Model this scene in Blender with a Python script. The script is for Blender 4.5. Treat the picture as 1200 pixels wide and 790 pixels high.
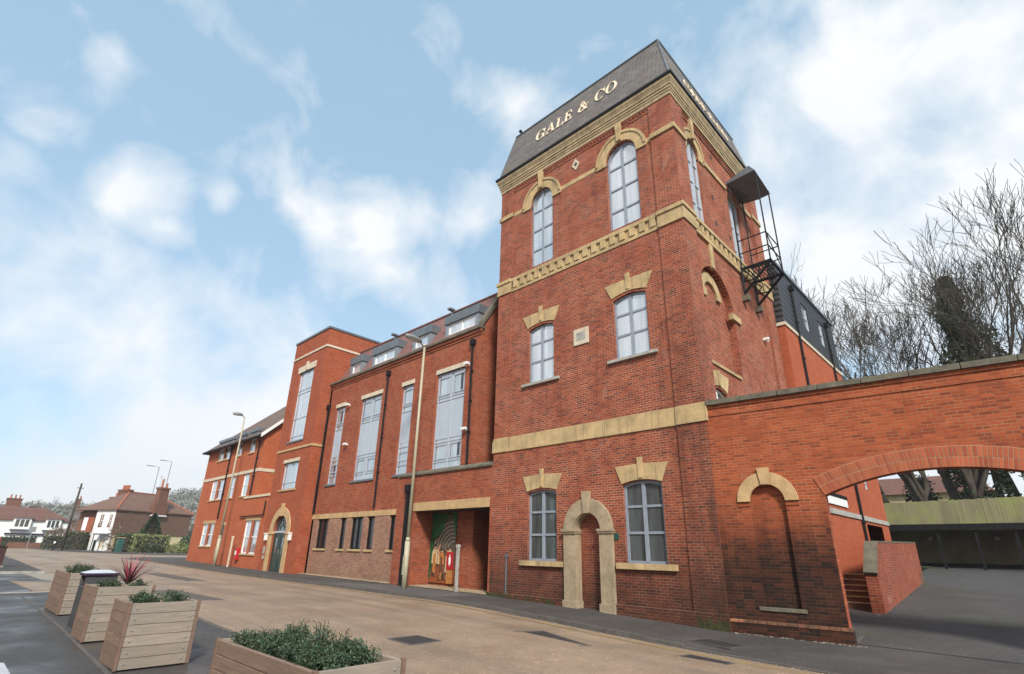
import bpy, bmesh, math, random
from math import radians, sin, cos, pi, sqrt, atan2
from mathutils import Vector, Matrix, noise
from mathutils.geometry import tessellate_polygon
random.seed(7)
for o in list(bpy.data.objects): bpy.data.objects.remove(o)
SC = bpy.context.scene
COL = SC.collection

# ------------------------------------------------------------------ camera
yaw, pitch, roll = radians(-43.89), radians(20.632), radians(1.1)
fw = Vector((sin(yaw)*cos(pitch), cos(yaw)*cos(pitch), sin(pitch)))
r0 = Vector((cos(yaw), -sin(yaw), 0)); u0 = r0.cross(fw)
rr = r0*cos(roll)+u0*sin(roll); uu = rr.cross(fw)
cam = bpy.data.cameras.new("camera"); camo = bpy.data.objects.new("camera", cam); COL.objects.link(camo)
mw = Matrix.Identity(4)
for i in range(3): mw[i][0] = rr[i]; mw[i][1] = uu[i]; mw[i][2] = -fw[i]
mw[0][3], mw[1][3], mw[2][3] = 0, 0, 1.6
camo.matrix_world = mw
cam.sensor_fit = 'HORIZONTAL'; cam.sensor_width = 36; cam.lens = 36*608.8/1200
cam.shift_x = -5.6/1200; cam.shift_y = 21.8/1200
cam.clip_start = .05; cam.clip_end = 6000
SC.camera = camo

# ------------------------------------------------------------------ light
HAZE = .00045
SUN_EL, SUN_AZ = radians(40), radians(126)      # azimuth measured from +y towards +x
SC.view_settings.view_transform = 'Standard'; SC.view_settings.look = 'None'
SC.view_settings.exposure = 0.5; SC.view_settings.gamma = 1
SC.render.engine = 'CYCLES'
SC.cycles.max_bounces = 5; SC.cycles.diffuse_bounces = 3; SC.cycles.glossy_bounces = 3
SC.cycles.transparent_max_bounces = 6
sl = bpy.data.lights.new("sun", 'SUN'); sl.energy = 3.5; sl.angle = radians(9); sl.color = (1, .95, .87)
so = bpy.data.objects.new("sun", sl); COL.objects.link(so)
sd = Vector((sin(SUN_AZ)*cos(SUN_EL), cos(SUN_AZ)*cos(SUN_EL), sin(SUN_EL)))
so.rotation_euler = sd.to_track_quat('Z', 'Y').to_euler(); so.location = sd*80

W = bpy.data.worlds.new("World"); SC.world = W; W.use_nodes = True
def world():
    nt = W.node_tree; N = nt.nodes; L = nt.links; N.clear()
    out = N.new('ShaderNodeOutputWorld'); bg = N.new('ShaderNodeBackground'); L.new(bg.outputs[0], out.inputs[0])
    sky = N.new('ShaderNodeTexSky'); sky.sky_type = 'NISHITA'; sky.sun_disc = False
    sky.sun_elevation = SUN_EL; sky.sun_rotation = SUN_AZ; sky.air_density = 1.0; sky.dust_density = 1.2; sky.ozone_density = 1.2
    tc = N.new('ShaderNodeTexCoord'); nrm = N.new('ShaderNodeVectorMath'); nrm.operation = 'NORMALIZE'; L.new(tc.outputs['Generated'], nrm.inputs[0])
    # domain-warped direction
    n1 = N.new('ShaderNodeTexNoise'); n1.inputs['Scale'].default_value = 6; n1.inputs['Detail'].default_value = 6; L.new(nrm.outputs[0], n1.inputs['Vector'])
    sb = N.new('ShaderNodeVectorMath'); sb.operation = 'SUBTRACT'; L.new(n1.outputs['Color'], sb.inputs[0]); sb.inputs[1].default_value = (.5, .5, .5)
    sc_ = N.new('ShaderNodeVectorMath'); sc_.operation = 'SCALE'; L.new(sb.outputs[0], sc_.inputs[0]); sc_.inputs['Scale'].default_value = .10
    wd = N.new('ShaderNodeVectorMath'); wd.operation = 'ADD'; L.new(nrm.outputs[0], wd.inputs[0]); L.new(sc_.outputs[0], wd.inputs[1])
    def math_(op, a, b=None, c=None):
        m = N.new('ShaderNodeMath'); m.operation = op
        for i, v in enumerate((a, b, c)):
            if v is None: continue
            if isinstance(v, (int, float)): m.inputs[i].default_value = v
            else: L.new(v, m.inputs[i])
        return m.outputs[0]
    blobs = [(-.941,-.01,.339,6,.62),(-.915,.06,.36,4,.5),(-.93,.15,.27,6,.75),(-.958,.22,.16,8,1.15),(-.93,.30,.12,8,1.2),(-.90,.35,.25,6,.8),(-.97,.13,.07,6,1.1),(-.80,.55,.2,7,.9),
     (-.86,.075,.505,2.6,.95),(-.872,.112,.465,1.8,.8),(-.744,.389,.544,3.6,1.0),(-.785,.33,.535,2.8,.75),(-.70,.44,.56,2.4,.6),(-.824,.178,.538,1.3,.7),
     (-.495,.491,.717,2.8,.65),(-.604,.528,.597,3,.8),(-.75,.487,.447,4,.75),(-.055,.776,.628,7.5,.9),(.054,.872,.486,8,1.0),
     (-.1,.693,.714,4.5,.6),(-.111,.905,.412,7,1.0),(.092,.774,.626,7,.85),(-.848,-.042,.528,1.7,.6),(-.87,-.056,.489,2,.55),
     (-.769,-.006,.639,1.6,.5),(-.67,.452,.588,1.8,.4),(-.24,.83,.5,6,.8),(.25,.8,.55,9,.85),(.0,.97,.22,11,.9),(-.6,.72,.34,5,.8)]
    acc = None
    for x, y, z, a, s in blobs:
        v = Vector((x, y, z)).normalized()
        d = N.new('ShaderNodeVectorMath'); d.operation = 'DISTANCE'; L.new(wd.outputs[0], d.inputs[0]); d.inputs[1].default_value = v
        mr = N.new('ShaderNodeMapRange'); L.new(d.outputs['Value'], mr.inputs['Value'])
        mr.inputs['From Min'].default_value = radians(a*1.9); mr.inputs['From Max'].default_value = radians(a*.2)
        mr.inputs['To Max'].default_value = s
        if acc is None: acc = mr.outputs[0]
        else:
            m = N.new('ShaderNodeMath'); m.operation = 'SMOOTH_MAX'; L.new(acc, m.inputs[0]); L.new(mr.outputs[0], m.inputs[1]); m.inputs[2].default_value = .12; acc = m.outputs[0]
    sx = N.new('ShaderNodeSeparateXYZ'); L.new(nrm.outputs[0], sx.inputs[0])
    # clouds low down and on the side of the sky behind the viewer
    low = N.new('ShaderNodeMapRange'); low.interpolation_type = 'SMOOTHSTEP'; L.new(sx.outputs['Z'], low.inputs['Value'])
    low.interpolation_type = 'LINEAR'; low.inputs['From Min'].default_value = .20; low.inputs['From Max'].default_value = -.02; low.inputs['To Max'].default_value = .9
    back = N.new('ShaderNodeMapRange'); back.interpolation_type = 'SMOOTHSTEP'; L.new(sx.outputs['Y'], back.inputs['Value'])
    back.interpolation_type = 'LINEAR'; back.inputs['From Min'].default_value = -.05; back.inputs['From Max'].default_value = -.5; back.inputs['To Max'].default_value = .75
    acc = math_('MAXIMUM', acc, low.outputs[0]); acc = math_('MAXIMUM', acc, back.outputs[0])
    n2 = N.new('ShaderNodeTexNoise'); n2.inputs['Scale'].default_value = 6.5; n2.inputs['Detail'].default_value = 9; n2.inputs['Roughness'].default_value = .56
    n2.inputs['Distortion'].default_value = .3; L.new(nrm.outputs[0], n2.inputs['Vector'])
    dens = math_('ADD', math_('MULTIPLY', acc, 1.0), math_('MULTIPLY', math_('SUBTRACT', n2.outputs['Fac'], .515), 2.0))
    cf = N.new('ShaderNodeMapRange'); L.new(dens, cf.inputs['Value'])
    cf.inputs['From Min'].default_value = .12; cf.inputs['From Max'].default_value = .86; cf.inputs['To Max'].default_value = .97
    # cloud brightness: soft grey undersides
    n3 = N.new('ShaderNodeTexNoise'); n3.inputs['Scale'].default_value = 3.2; n3.inputs['Detail'].default_value = 5; L.new(wd.outputs[0], n3.inputs['Vector'])
    cr = N.new('ShaderNodeMix'); cr.data_type = 'RGBA'; cr.inputs['A'].default_value = (.61, .645, .685, 1); cr.inputs['B'].default_value = (.69, .70, .71, 1)
    mr = N.new('ShaderNodeMapRange'); mr.inputs['From Min'].default_value = .35; mr.inputs['From Max'].default_value = .6; L.new(n3.outputs['Fac'], mr.inputs['Value']); L.new(mr.outputs[0], cr.inputs['Factor'])
    hsv = N.new('ShaderNodeHueSaturation'); hsv.inputs['Saturation'].default_value = .80; hsv.inputs['Value'].default_value = 1.05; L.new(sky.outputs[0], hsv.inputs['Color'])
    sk = N.new('ShaderNodeVectorMath'); sk.operation = 'SCALE'; L.new(hsv.outputs[0], sk.inputs[0]); sk.inputs['Scale'].default_value = 1.0
    cl = N.new('ShaderNodeVectorMath'); cl.operation = 'SCALE'; L.new(cr.outputs['Result'], cl.inputs[0]); cl.inputs['Scale'].default_value = 1/.13*1.05
    # thin high veil lightens the blue
    veil = N.new('ShaderNodeMix'); veil.data_type = 'RGBA'; veil.inputs['Factor'].default_value = .55
    L.new(sk.outputs[0], veil.inputs['A']); veil.inputs['B'].default_value = (2.65, 4.25, 5.5, 1)
    mx = N.new('ShaderNodeMix'); mx.data_type = 'RGBA'; L.new(cf.outputs[0], mx.inputs['Factor']); L.new(veil.outputs['Result'], mx.inputs['A']); L.new(cl.outputs[0], mx.inputs['B'])
    L.new(mx.outputs['Result'], bg.inputs['Color']); bg.inputs['Strength'].default_value = .13
world()

# ------------------------------------------------------------------ materials
def newmat(name):
    m = bpy.data.materials.new(name); m.use_nodes = True
    return m, m.node_tree.nodes, m.node_tree.links, m.node_tree.nodes['Principled BSDF']
def lk(L, N, val, inp):
    if isinstance(val, (int, float, tuple)): inp.default_value = val
    else: L.new(val, inp)
def mixc(N, L, f, a, b, mode='MIX'):
    m = N.new('ShaderNodeMix'); m.data_type = 'RGBA'; m.blend_type = mode
    for k, v in (('Factor', f), ('A', a), ('B', b)):
        if isinstance(v, tuple): m.inputs[k].default_value = v if len(v) == 4 else (*v, 1)
        elif isinstance(v, (int, float)): m.inputs[k].default_value = v
        else: L.new(v, m.inputs[k])
    return m.outputs['Result']
def nz(N, L, scale, detail=4, rough=.55, vec=None, dist=0):
    n = N.new('ShaderNodeTexNoise'); n.inputs['Scale'].default_value = scale; n.inputs['Detail'].default_value = detail
    n.inputs['Roughness'].default_value = rough; n.inputs['Distortion'].default_value = dist
    if vec is None:
        g = N.new('ShaderNodeNewGeometry'); vec = g.outputs['Position']
    L.new(vec, n.inputs['Vector']); return n.outputs['Fac']
def rng(N, L, v, a, b, c=0., d=1., smooth=False):
    m = N.new('ShaderNodeMapRange'); L.new(v, m.inputs['Value']); m.clamp = True
    if smooth: m.interpolation_type = 'SMOOTHSTEP'
    m.inputs['From Min'].default_value = a; m.inputs['From Max'].default_value = b; m.inputs['To Min'].default_value = c; m.inputs['To Max'].default_value = d
    return m.outputs[0]
def mth(N, L, op, a, b):
    m = N.new('ShaderNodeMath'); m.operation = op
    for i, v in enumerate((a, b)):
        if isinstance(v, (int, float)): m.inputs[i].default_value = v
        else: L.new(v, m.inputs[i])
    return m.outputs[0]
def bump(N, L, B, h, s=.3, d=.02):
    b = N.new('ShaderNodeBump'); b.inputs['Strength'].default_value = s; b.inputs['Distance'].default_value = d
    L.new(h, b.inputs['Height']); L.new(b.outputs[0], B.inputs['Normal'])
def plain(name, col, rough=.6, var=.15, scale=3, metal=0, fine=0, streak=0, dirt=None, joints=0):
    m, N, L, B = newmat(name)
    c = (*col, 1)
    a = tuple(min(1, v*(1-var)) for v in col); b = tuple(min(1, v*(1+var)) for v in col)
    r = mixc(N, L, rng(N, L, nz(N, L, scale, 6), .3, .7), a, b)
    if fine: r = mixc(N, L, rng(N, L, nz(N, L, fine, 3), .35, .65), r, mixc(N, L, .25, r, (0, 0, 0)))
    if dirt: r = mixc(N, L, rng(N, L, nz(N, L, dirt[1], 6, .65), dirt[2], dirt[3], 0, dirt[4]), r, dirt[0])
    if streak or joints:
        g, sx, uv = wall_uv(N, L)
    if streak:
        ms = N.new('ShaderNodeMapping'); L.new(uv, ms.inputs['Vector']); ms.inputs['Scale'].default_value = (7, .5, 1)
        r = mixc(N, L, rng(N, L, nz(N, L, 1.0, 5, .65, ms.outputs[0]), .50, .74, 0, streak), r, (.10,.085,.06))
    if joints:
        sp_ = N.new('ShaderNodeSeparateXYZ'); L.new(uv, sp_.inputs[0])
        fx = mth(N, L, 'FRACT', mth(N, L, 'DIVIDE', sp_.outputs['X'], joints), 0)
        r = mixc(N, L, mth(N, L, 'MULTIPLY', mth(N, L, 'LESS_THAN', fx, .018/joints), .6), r, (.12,.10,.07))
        w1 = N.new('ShaderNodeTexWhiteNoise'); w1.noise_dimensions = '1D'; L.new(mth(N, L, 'FLOOR', mth(N, L, 'DIVIDE', sp_.outputs['X'], joints), 0), w1.inputs['W'])
        r = mixc(N, L, rng(N, L, w1.outputs['Value'], 0, 1, 0, .28), r, tuple(v*.55 for v in col))
    L.new(r, B.inputs['Base Color']); B.inputs['Roughness'].default_value = rough; B.inputs['Metallic'].default_value = metal
    bump(N, L, B, nz(N, L, scale*12, 4), .12, .01)
    return m
def wall_uv(N, L):
    g = N.new('ShaderNodeNewGeometry'); s = N.new('ShaderNodeSeparateXYZ'); L.new(g.outputs['Position'], s.inputs[0])
    n = N.new('ShaderNodeSeparateXYZ'); L.new(g.outputs['True Normal'], n.inputs[0])
    ab = mth(N, L, 'GREATER_THAN', mth(N, L, 'ABSOLUTE', n.outputs['X'], 0), .7)
    m = N.new('ShaderNodeMix'); m.data_type = 'FLOAT'; L.new(ab, m.inputs['Factor']); L.new(s.outputs['X'], m.inputs['A']); L.new(s.outputs['Y'], m.inputs['B'])
    c = N.new('ShaderNodeCombineXYZ'); L.new(m.outputs['Result'], c.inputs['X']); L.new(s.outputs['Z'], c.inputs['Y'])
    return g, s, c.outputs[0]
def brick(name, c1, c2, mortar, dark=(.05,.025,.02), darkamt=.25, msize=.011, patch=None, low=None, tone=.25, effl=0, corner=None, bw=.225, bh=.075, salt=0):
    """low=(z0,z1,colour,amount): damp, sooty staining rising from the ground with a ragged edge"""
    m, N, L, B = newmat(name)
    g, s, uv = wall_uv(N, L)
    def bt(ca, cb, mo, off):
        t = N.new('ShaderNodeTexBrick'); L.new(uv, t.inputs['Vector']); t.inputs['Scale'].default_value = 1
        t.inputs['Brick Width'].default_value = bw; t.inputs['Row Height'].default_value = bh; t.inputs['Mortar Size'].default_value = msize
        t.inputs['Mortar Smooth'].default_value = .3; t.inputs['Bias'].default_value = off
        for k, v in (('Color1', ca), ('Color2', cb), ('Mortar', mo)): t.inputs[k].default_value = (*v, 1)
        return t
    t = bt(c1, c2, mortar, 0.)
    # a few darker / paler individual bricks from a cell hash
    col = t.outputs['Color']
    vs = N.new('ShaderNodeVectorMath'); vs.operation = 'DIVIDE'; L.new(uv, vs.inputs[0]); vs.inputs[1].default_value = (bw, bh, 1)
    fl = N.new('ShaderNodeVectorMath'); fl.operation = 'FLOOR'; L.new(vs.outputs[0], fl.inputs[0])
    wn = N.new('ShaderNodeTexWhiteNoise'); L.new(fl.outputs[0], wn.inputs['Vector'])
    ismort = t.outputs['Fac']
    mn = rng(N, L, nz(N, L, 1.1, 6, .7, uv), .40, .62)     # mortar is pale only in repointed patches
    col = mixc(N, L, mth(N, L, 'MULTIPLY', ismort, mth(N, L, 'MULTIPLY', mth(N, L, 'SUBTRACT', 1., mn), .62)), col, tuple(v*.5 for v in c2))
    brk = mth(N, L, 'SUBTRACT', 1., ismort)
    dk = mth(N, L, 'MULTIPLY', rng(N, L, wn.outputs['Value'], .72, .95), brk)
    col = mixc(N, L, mth(N, L, 'MULTIPLY', dk, darkamt*1.6), col, dark)
    # slow tone drift
    n1 = nz(N, L, .35, 5, .6, uv); col = mixc(N, L, rng(N, L, n1, .3, .7, 0, tone), col, mixc(N, L, .45, col, dark))
    n2 = nz(N, L, 1.7, 6, .7, uv); col = mixc(N, L, rng(N, L, n2, .5, .75, 0, tone), col, mixc(N, L, .5, col, dark))
    ms = N.new('ShaderNodeMapping'); L.new(uv, ms.inputs['Vector']); ms.inputs['Scale'].default_value = (4.5, .22, 1)
    col = mixc(N, L, rng(N, L, nz(N, L, 1.0, 4, .6, ms.outputs[0]), .52, .74, 0, tone*1.3), col, mixc(N, L, .6, col, dark))
    if effl:
        n3 = nz(N, L, .9, 7, .75, uv, .6); col = mixc(N, L, rng(N, L, n3, .60, .75, 0, effl), col, (.55, .40, .34))
    if salt:
        n4 = nz(N, L, 14, 3, .7, uv); col = mixc(N, L, rng(N, L, n4, .58, .72, 0, salt), col, (.62, .48, .42))
    if low:
        z0, z1, lc, am = low
        mp = N.new('ShaderNodeMapping'); L.new(uv, mp.inputs['Vector']); mp.inputs['Scale'].default_value = (3.2, .25, 1)
        zz = mth(N, L, 'ADD', s.outputs['Z'], mth(N, L, 'MULTIPLY', mth(N, L, 'SUBTRACT', nz(N, L, 1.2, 5, .6, mp.outputs[0]), .5), 1.5))
        zz = mth(N, L, 'ADD', zz, mth(N, L, 'MULTIPLY', mth(N, L, 'SUBTRACT', nz(N, L, .6, 3, .5, uv), .5), 1.2))
        f = rng(N, L, zz, z0, z1, am, 0, True)
        f = mth(N, L, 'MULTIPLY', f, rng(N, L, wn.outputs['Value'], 0, 1, .84, 1))
        f = mth(N, L, 'MULTIPLY', f, rng(N, L, ismort, 0, 1, 1, .9))
        col = mixc(N, L, f, col, lc)
    if corner:   # sooty arris: ragged dark weathering down one corner of the building
        xa, xb, ca = corner
        mc = N.new('ShaderNodeMapping'); L.new(uv, mc.inputs['Vector']); mc.inputs['Scale'].default_value = (2.2, .6, 1)
        f = mth(N, L, 'MULTIPLY', rng(N, L, s.outputs['X'], xa, xb), rng(N, L, s.outputs['Z'], 4, 12, 1, 0))
        f = mth(N, L, 'MULTIPLY', f, rng(N, L, s.outputs['Y'], 14.3, 15.0, 1, 0))
        f = mth(N, L, 'MULTIPLY', f, rng(N, L, nz(N, L, 1.1, 6, .7, mc.outputs[0]), .36, .60, 0, ca))
        col = mixc(N, L, f, col, (.040,.022,.016))
    L.new(col, B.inputs['Base Color']); B.inputs['Roughness'].default_value = .85; B.inputs['Specular IOR Level'].default_value = .25
    hh = mth(N, L, 'ADD', mth(N, L, 'MULTIPLY', ismort, -1.), mth(N, L, 'MULTIPLY', nz(N, L, 40, 3), .5))
    bump(N, L, B, hh, .5, .008)
    return m
def glassm(name, base, refl, tint=(.85,.9,.95), var=.25, rough=.03):
    m, N, L, B = newmat(name)
    g = N.new('ShaderNodeNewGeometry'); mp = N.new('ShaderNodeMapping'); L.new(g.outputs['Position'], mp.inputs['Vector']); mp.inputs['Scale'].default_value = (3, 3, .25)
    c = mixc(N, L, rng(N, L, nz(N, L, 1.2, 3, .5, mp.outputs[0]), .35, .65), tuple(v*(1-var) for v in base), tuple(min(1, v*(1+var)) for v in base))
    c = mixc(N, L, mth(N, L, 'MULTIPLY', g.outputs['Random Per Island'], .3), c, tuple(v*.55 for v in base))
    L.new(c, B.inputs['Base Color']); B.inputs['Roughness'].default_value = .25; B.inputs['Specular IOR Level'].default_value = .5
    gl = N.new('ShaderNodeBsdfGlossy'); gl.inputs['Color'].default_value = (*tint, 1); gl.inputs['Roughness'].default_value = rough
    fr = N.new('ShaderNodeLayerWeight'); fr.inputs['Blend'].default_value = .35
    f = rng(N, L, fr.outputs['Fresnel'], 0, 1, refl, min(1, refl+.6))
    ms = N.new('ShaderNodeMixShader'); L.new(f, ms.inputs[0]); L.new(B.outputs[0], ms.inputs[1]); L.new(gl.outputs[0], ms.inputs[2])
    b = N.new('ShaderNodeBump'); b.inputs['Strength'].default_value = .06; b.inputs['Distance'].default_value = .05
    L.new(nz(N, L, 1.6, 2), b.inputs['Height']); L.new(b.outputs[0], gl.inputs['Normal'])
    L.new(ms.outputs[0], N['Material Output'].inputs[0]); return m
def leafm(name, c1, c2, c3=None, rough=.55):
    m, N, L, B = newmat(name)
    g = N.new('ShaderNodeNewGeometry')
    col = mixc(N, L, g.outputs['Random Per Island'], c1, c2)
    if c3: col = mixc(N, L, rng(N, L, nz(N, L, 2.2, 4), .5, .68), col, c3)
    L.new(col, B.inputs['Base Color']); B.inputs['Roughness'].default_value = rough
    return m
def roofm(name, c1, c2, bw, bh, moss=None, mamt=.5, axis='x', gap=(.02,.02,.02)):
    m, N, L, B = newmat(name)
    g, s, uv = wall_uv(N, L)
    t = N.new('ShaderNodeTexBrick'); L.new(uv, t.inputs['Vector']); t.inputs['Scale'].default_value = 1
    t.inputs['Brick Width'].default_value = bw; t.inputs['Row Height'].default_value = bh; t.inputs['Mortar Size'].default_value = bh*.07
    t.inputs['Mortar Smooth'].default_value = .4
    for k, v in (('Color1', c1), ('Color2', c2), ('Mortar', gap)): t.inputs[k].default_value = (*v, 1)
    col = t.outputs['Color']
    col = mixc(N, L, rng(N, L, nz(N, L, 1.2, 6, .7, uv), .4, .7, 0, .55), col, tuple(v*.5 for v in c1))
    col = mixc(N, L, rng(N, L, nz(N, L, 9, 3, .7, uv), .5, .7, 0, .35), col, tuple(min(1, v*1.7) for v in c2))
    if moss: col = mixc(N, L, rng(N, L, nz(N, L, .8, 7, .75), .47, .65, 0, mamt), col, moss)
    L.new(col, B.inputs['Base Color']); B.inputs['Roughness'].default_value = .7
    bump(N, L, B, mth(N, L, 'MULTIPLY', t.outputs['Fac'], -1.), .6, .015)
    return m
MT = {}
MT['b_tower'] = brick('brick_old_red', (.40,.088,.036), (.255,.046,.021), (.46,.31,.21), (.055,.018,.018), .35, .0105, low=(.1,2.9,(.034,.017,.012),.85), corner=(-7.7,-6.5,.62), tone=.42, effl=.30, salt=.16)
MT['b_hall'] = brick('brick_orange_red', (.38,.085,.034), (.265,.052,.024), (.36,.23,.15), (.07,.02,.015), .25, .009, tone=.22, effl=.14)
MT['b_stair'] = brick('brick_smooth_orange', (.40,.092,.037), (.30,.062,.026), (.36,.17,.10), (.10,.03,.02), .15, .008, tone=.15, effl=.12)
MT['b_end'] = brick('brick_bright_orange', (.48,.115,.042), (.40,.092,.034), (.40,.20,.12), (.14,.04,.02), .12, .008, tone=.12)
MT['b_pink'] = brick('brick_washed_pink', (.36,.19,.13), (.27,.125,.085), (.40,.28,.20), (.12,.06,.045), .3, .012, low=(0,.9,(.20,.15,.09),.5), tone=.2)
MT['b_arch'] = brick('brick_sooty_orange', (.41,.094,.033), (.30,.060,.022), (.38,.20,.11), (.05,.018,.014), .25, .009, low=(1.25,3.3,(.016,.010,.008),1.0), tone=.3, effl=.16)
MT['b_ext'] = brick('brick_new_orange', (.46,.105,.040), (.38,.082,.032), (.34,.15,.09), (.12,.035,.02), .12, .008, tone=.12, effl=.10)
MT['b_ramp'] = brick('brick_worn_ramp', (.36,.08,.036), (.26,.055,.028), (.35,.2,.14), (.05,.02,.016), .3, .010, tone=.3, effl=.6)
MT['b_far'] = brick('brick_far_brown', (.22,.09,.055), (.16,.065,.045), (.2,.13,.1), (.05,.03,.02), .2, .010)
def voussm():
    m, N, L, B = newmat('brick_voussoirs')
    g = N.new('ShaderNodeNewGeometry')
    col = mixc(N, L, g.outputs['Random Per Island'], (.46,.115,.042), (.30,.058,.024))
    col = mixc(N, L, rng(N, L, nz(N, L, 1.5, 5), .45, .7, 0, .4), col, (.15,.05,.025))
    L.new(col, B.inputs['Base Color']); B.inputs['Roughness'].default_value = .85; return m
MT['vouss'] = voussm()
MT['capping'] = plain('plinth_brick_capping', (.30,.12,.06), .85, .3, 4, dirt=((.04,.03,.02), 1.2, .42, .6, .9))
MT['mortar'] = plain('mortar', (.42,.27,.17), .9)
MT['stone_y'] = plain('stone_yellow_weathered', (.56,.40,.20), .85, .22, 2.2, fine=30, dirt=((.17,.13,.07), 1.6, .50, .75, .6), streak=.55, joints=.86)
MT['stone_c'] = plain('stone_cornice', (.50,.37,.21), .85, .2, 3, fine=30, dirt=((.07,.06,.045), 2.5, .5, .75, .7), streak=.55, joints=1.1)
MT['stone_b'] = plain('stone_buff', (.56,.37,.18), .85, .14, 4, fine=35, dirt=((.24,.17,.10), 2.5, .5, .8, .5), streak=.4)
MT['stone_cream'] = plain('stone_cream', (.66,.56,.42), .85, .12, 4, fine=35, dirt=((.25,.2,.13), 2.5, .55, .8, .5))
MT['stone_door'] = plain('stone_door_surround', (.40,.31,.20), .85, .14, 3, fine=25, dirt=((.13,.11,.07), 1.8, .5, .75, .6), streak=.35)
MT['stone_g'] = plain('stone_grey_sill', (.42,.40,.36), .85, .15, 5, fine=25, dirt=((.12,.11,.09), 4, .5, .75, .6))
MT['stone_moss'] = plain('stone_mossy_coping', (.13,.115,.085), .9, .3, 3, fine=20, dirt=((.20,.19,.12), 2, .5, .72, .7))
MT['moss'] = plain('moss_green', (.075,.085,.022), .95, .5, 5, fine=20, dirt=((.03,.03,.015), 5, .45, .6, .9))
MT['slate'] = roofm('slate_grey', (.185,.165,.160), (.120,.105,.100), .36, .20, (.16,.13,.08), .5, gap=(.035,.03,.03))
MT['tile_red'] = roofm('tile_dull_red', (.26,.12,.10), (.20,.09,.075), .2, .12)
MT['tile_brown'] = roofm('tile_brown', (.20,.105,.070), (.145,.075,.05), .3, .17, (.16,.10,.06), .3)
MT['tile_far'] = roofm('tile_far_red', (.19,.075,.05), (.14,.055,.04), .3, .2, (.1,.07,.045), .5)
MT['tile_end'] = roofm('tile_end_roof', (.17,.10,.07), (.12,.075,.055), .3, .17, (.2,.17,.1), .4)
MT['clad'] = None
MT['frame'] = plain('window_frame_grey', (.25,.28,.33), .45, .08, 6)
MT['frame_l'] = plain('window_frame_pale_grey', (.40,.43,.48), .45, .08, 6)
MT['white'] = plain('white_paint', (.78,.78,.76), .5, .06, 6)
MT['white_r'] = plain('white_render', (.76,.76,.74), .8, .06, 2, dirt=((.5,.48,.42), 1.5, .5, .8, .5))
MT['cream_r'] = plain('cream_render', (.58,.47,.28), .85, .1, 2)
MT['lead'] = plain('grey_zinc_cladding', (.13,.15,.17), .4, .15, 3, metal=.2)
MT['lead_l'] = plain('pale_zinc_cladding', (.22,.25,.28), .4, .1, 3, metal=.2)
def _b(m): m.node_tree.nodes['Principled BSDF'].inputs['Specular IOR Level'].default_value = .2; return m
MT['black'] = _b(plain('black_metal', (.010,.010,.012), .65, .3, 8))
MT['panel'] = plain('pale_grey_spandrel_panel', (.40,.45,.51), .25, .05, 2)
MT['g_light'] = glassm('glass_reflecting_cloud', (.30,.34,.37), .30, (.93,.97,1))
MT['g_white'] = glassm('glass_with_pale_blind', (.40,.44,.48), .34, (.93,.97,1), .3)
MT['g_dark'] = glassm('glass_dark', (.075,.085,.085), .15, (.75,.8,.8), .5)
MT['g_black'] = glassm('glass_unlit_room', (.008,.009,.011), .04, (.6,.65,.7), .5)
MT['pole'] = plain('cream_painted_steel', (.40,.37,.26), .55, .12, 2, dirt=((.18,.17,.1), 2, .5, .75, .5))
MT['lampgrey'] = plain('lamp_head_grey', (.22,.23,.23), .5, .1, 5)
MT['lampglass'] = plain('lamp_lens', (.5,.5,.46), .2, .05, 5)
MT['gold'] = plain('lettering_cream', (.80,.66,.48), .6, .08, 3)
MT['door_g'] = plain('door_dark_green', (.018,.040,.036), .35, .2, 3)
MT['concrete'] = plain('concrete_kerb', (.105,.093,.083), .9, .2, 2, fine=15)
MT['iron'] = plain('cast_iron_cover', (.035,.034,.036), .6, .3, 6, fine=40)
MT['paint_y'] = plain('yellow_road_paint_worn', (.34,.22,.05), .8, .35, 2, dirt=((.24,.17,.11), 4, .42, .6, .9))
def cladm():
    m, N, L, B = newmat('dark_weatherboard')
    g = N.new('ShaderNodeNewGeometry'); s = N.new('ShaderNodeSeparateXYZ'); L.new(g.outputs['Position'], s.inputs[0])
    f = mth(N, L, 'FRACT', mth(N, L, 'DIVIDE', s.outputs['Z'], .26), 0)
    col = mixc(N, L, rng(N, L, f, .30, .50), (.006,.006,.007), (.062,.063,.068))
    L.new(col, B.inputs['Base Color']); B.inputs['Roughness'].default_value = .5; bump(N, L, B, f, .8, .03); return m
MT['clad'] = cladm()
def woodm(name, c1, c2, ax, stain=None, pl=.15):
    m, N, L, B = newmat(name)
    g = N.new('ShaderNodeNewGeometry'); mp = N.new('ShaderNodeMapping'); L.new(g.outputs['Position'], mp.inputs['Vector'])
    mp.inputs['Scale'].default_value = {'h': (1.2, 1.2, 14), 'v': (14, 14, .5)}[ax]
    n = nz(N, L, 2.2, 6, .65, mp.outputs[0], .8)
    col = mixc(N, L, rng(N, L, n, .3, .7), c1, c2)
    col = mixc(N, L, mth(N, L, 'MULTIPLY', g.outputs['Random Per Island'], .6), col, tuple(v*.52 for v in c1))
    k = nz(N, L, 7, 2, .5, mp.outputs[0]); col = mixc(N, L, rng(N, L, k, .70, .76, 0, .6), col, tuple(v*.3 for v in c1))
    if stain: col = mixc(N, L, rng(N, L, nz(N, L, .9, 5, .6), .42, .62, 0, stain[1]), col, stain[0])
    L.new(col, B.inputs['Base Color']); B.inputs['Roughness'].default_value = .75; bump(N, L, B, n, .25, .01); return m
MT['wood'] = woodm('planter_timber', (.42,.34,.26), (.24,.18,.135), 'h', ((.22,.20,.17), .5))
MT['wood_end'] = woodm('planter_timber_shaded', (.30,.20,.14), (.17,.11,.08), 'h')  # browner copy for faces towards -y, their shade put into the colour
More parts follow.
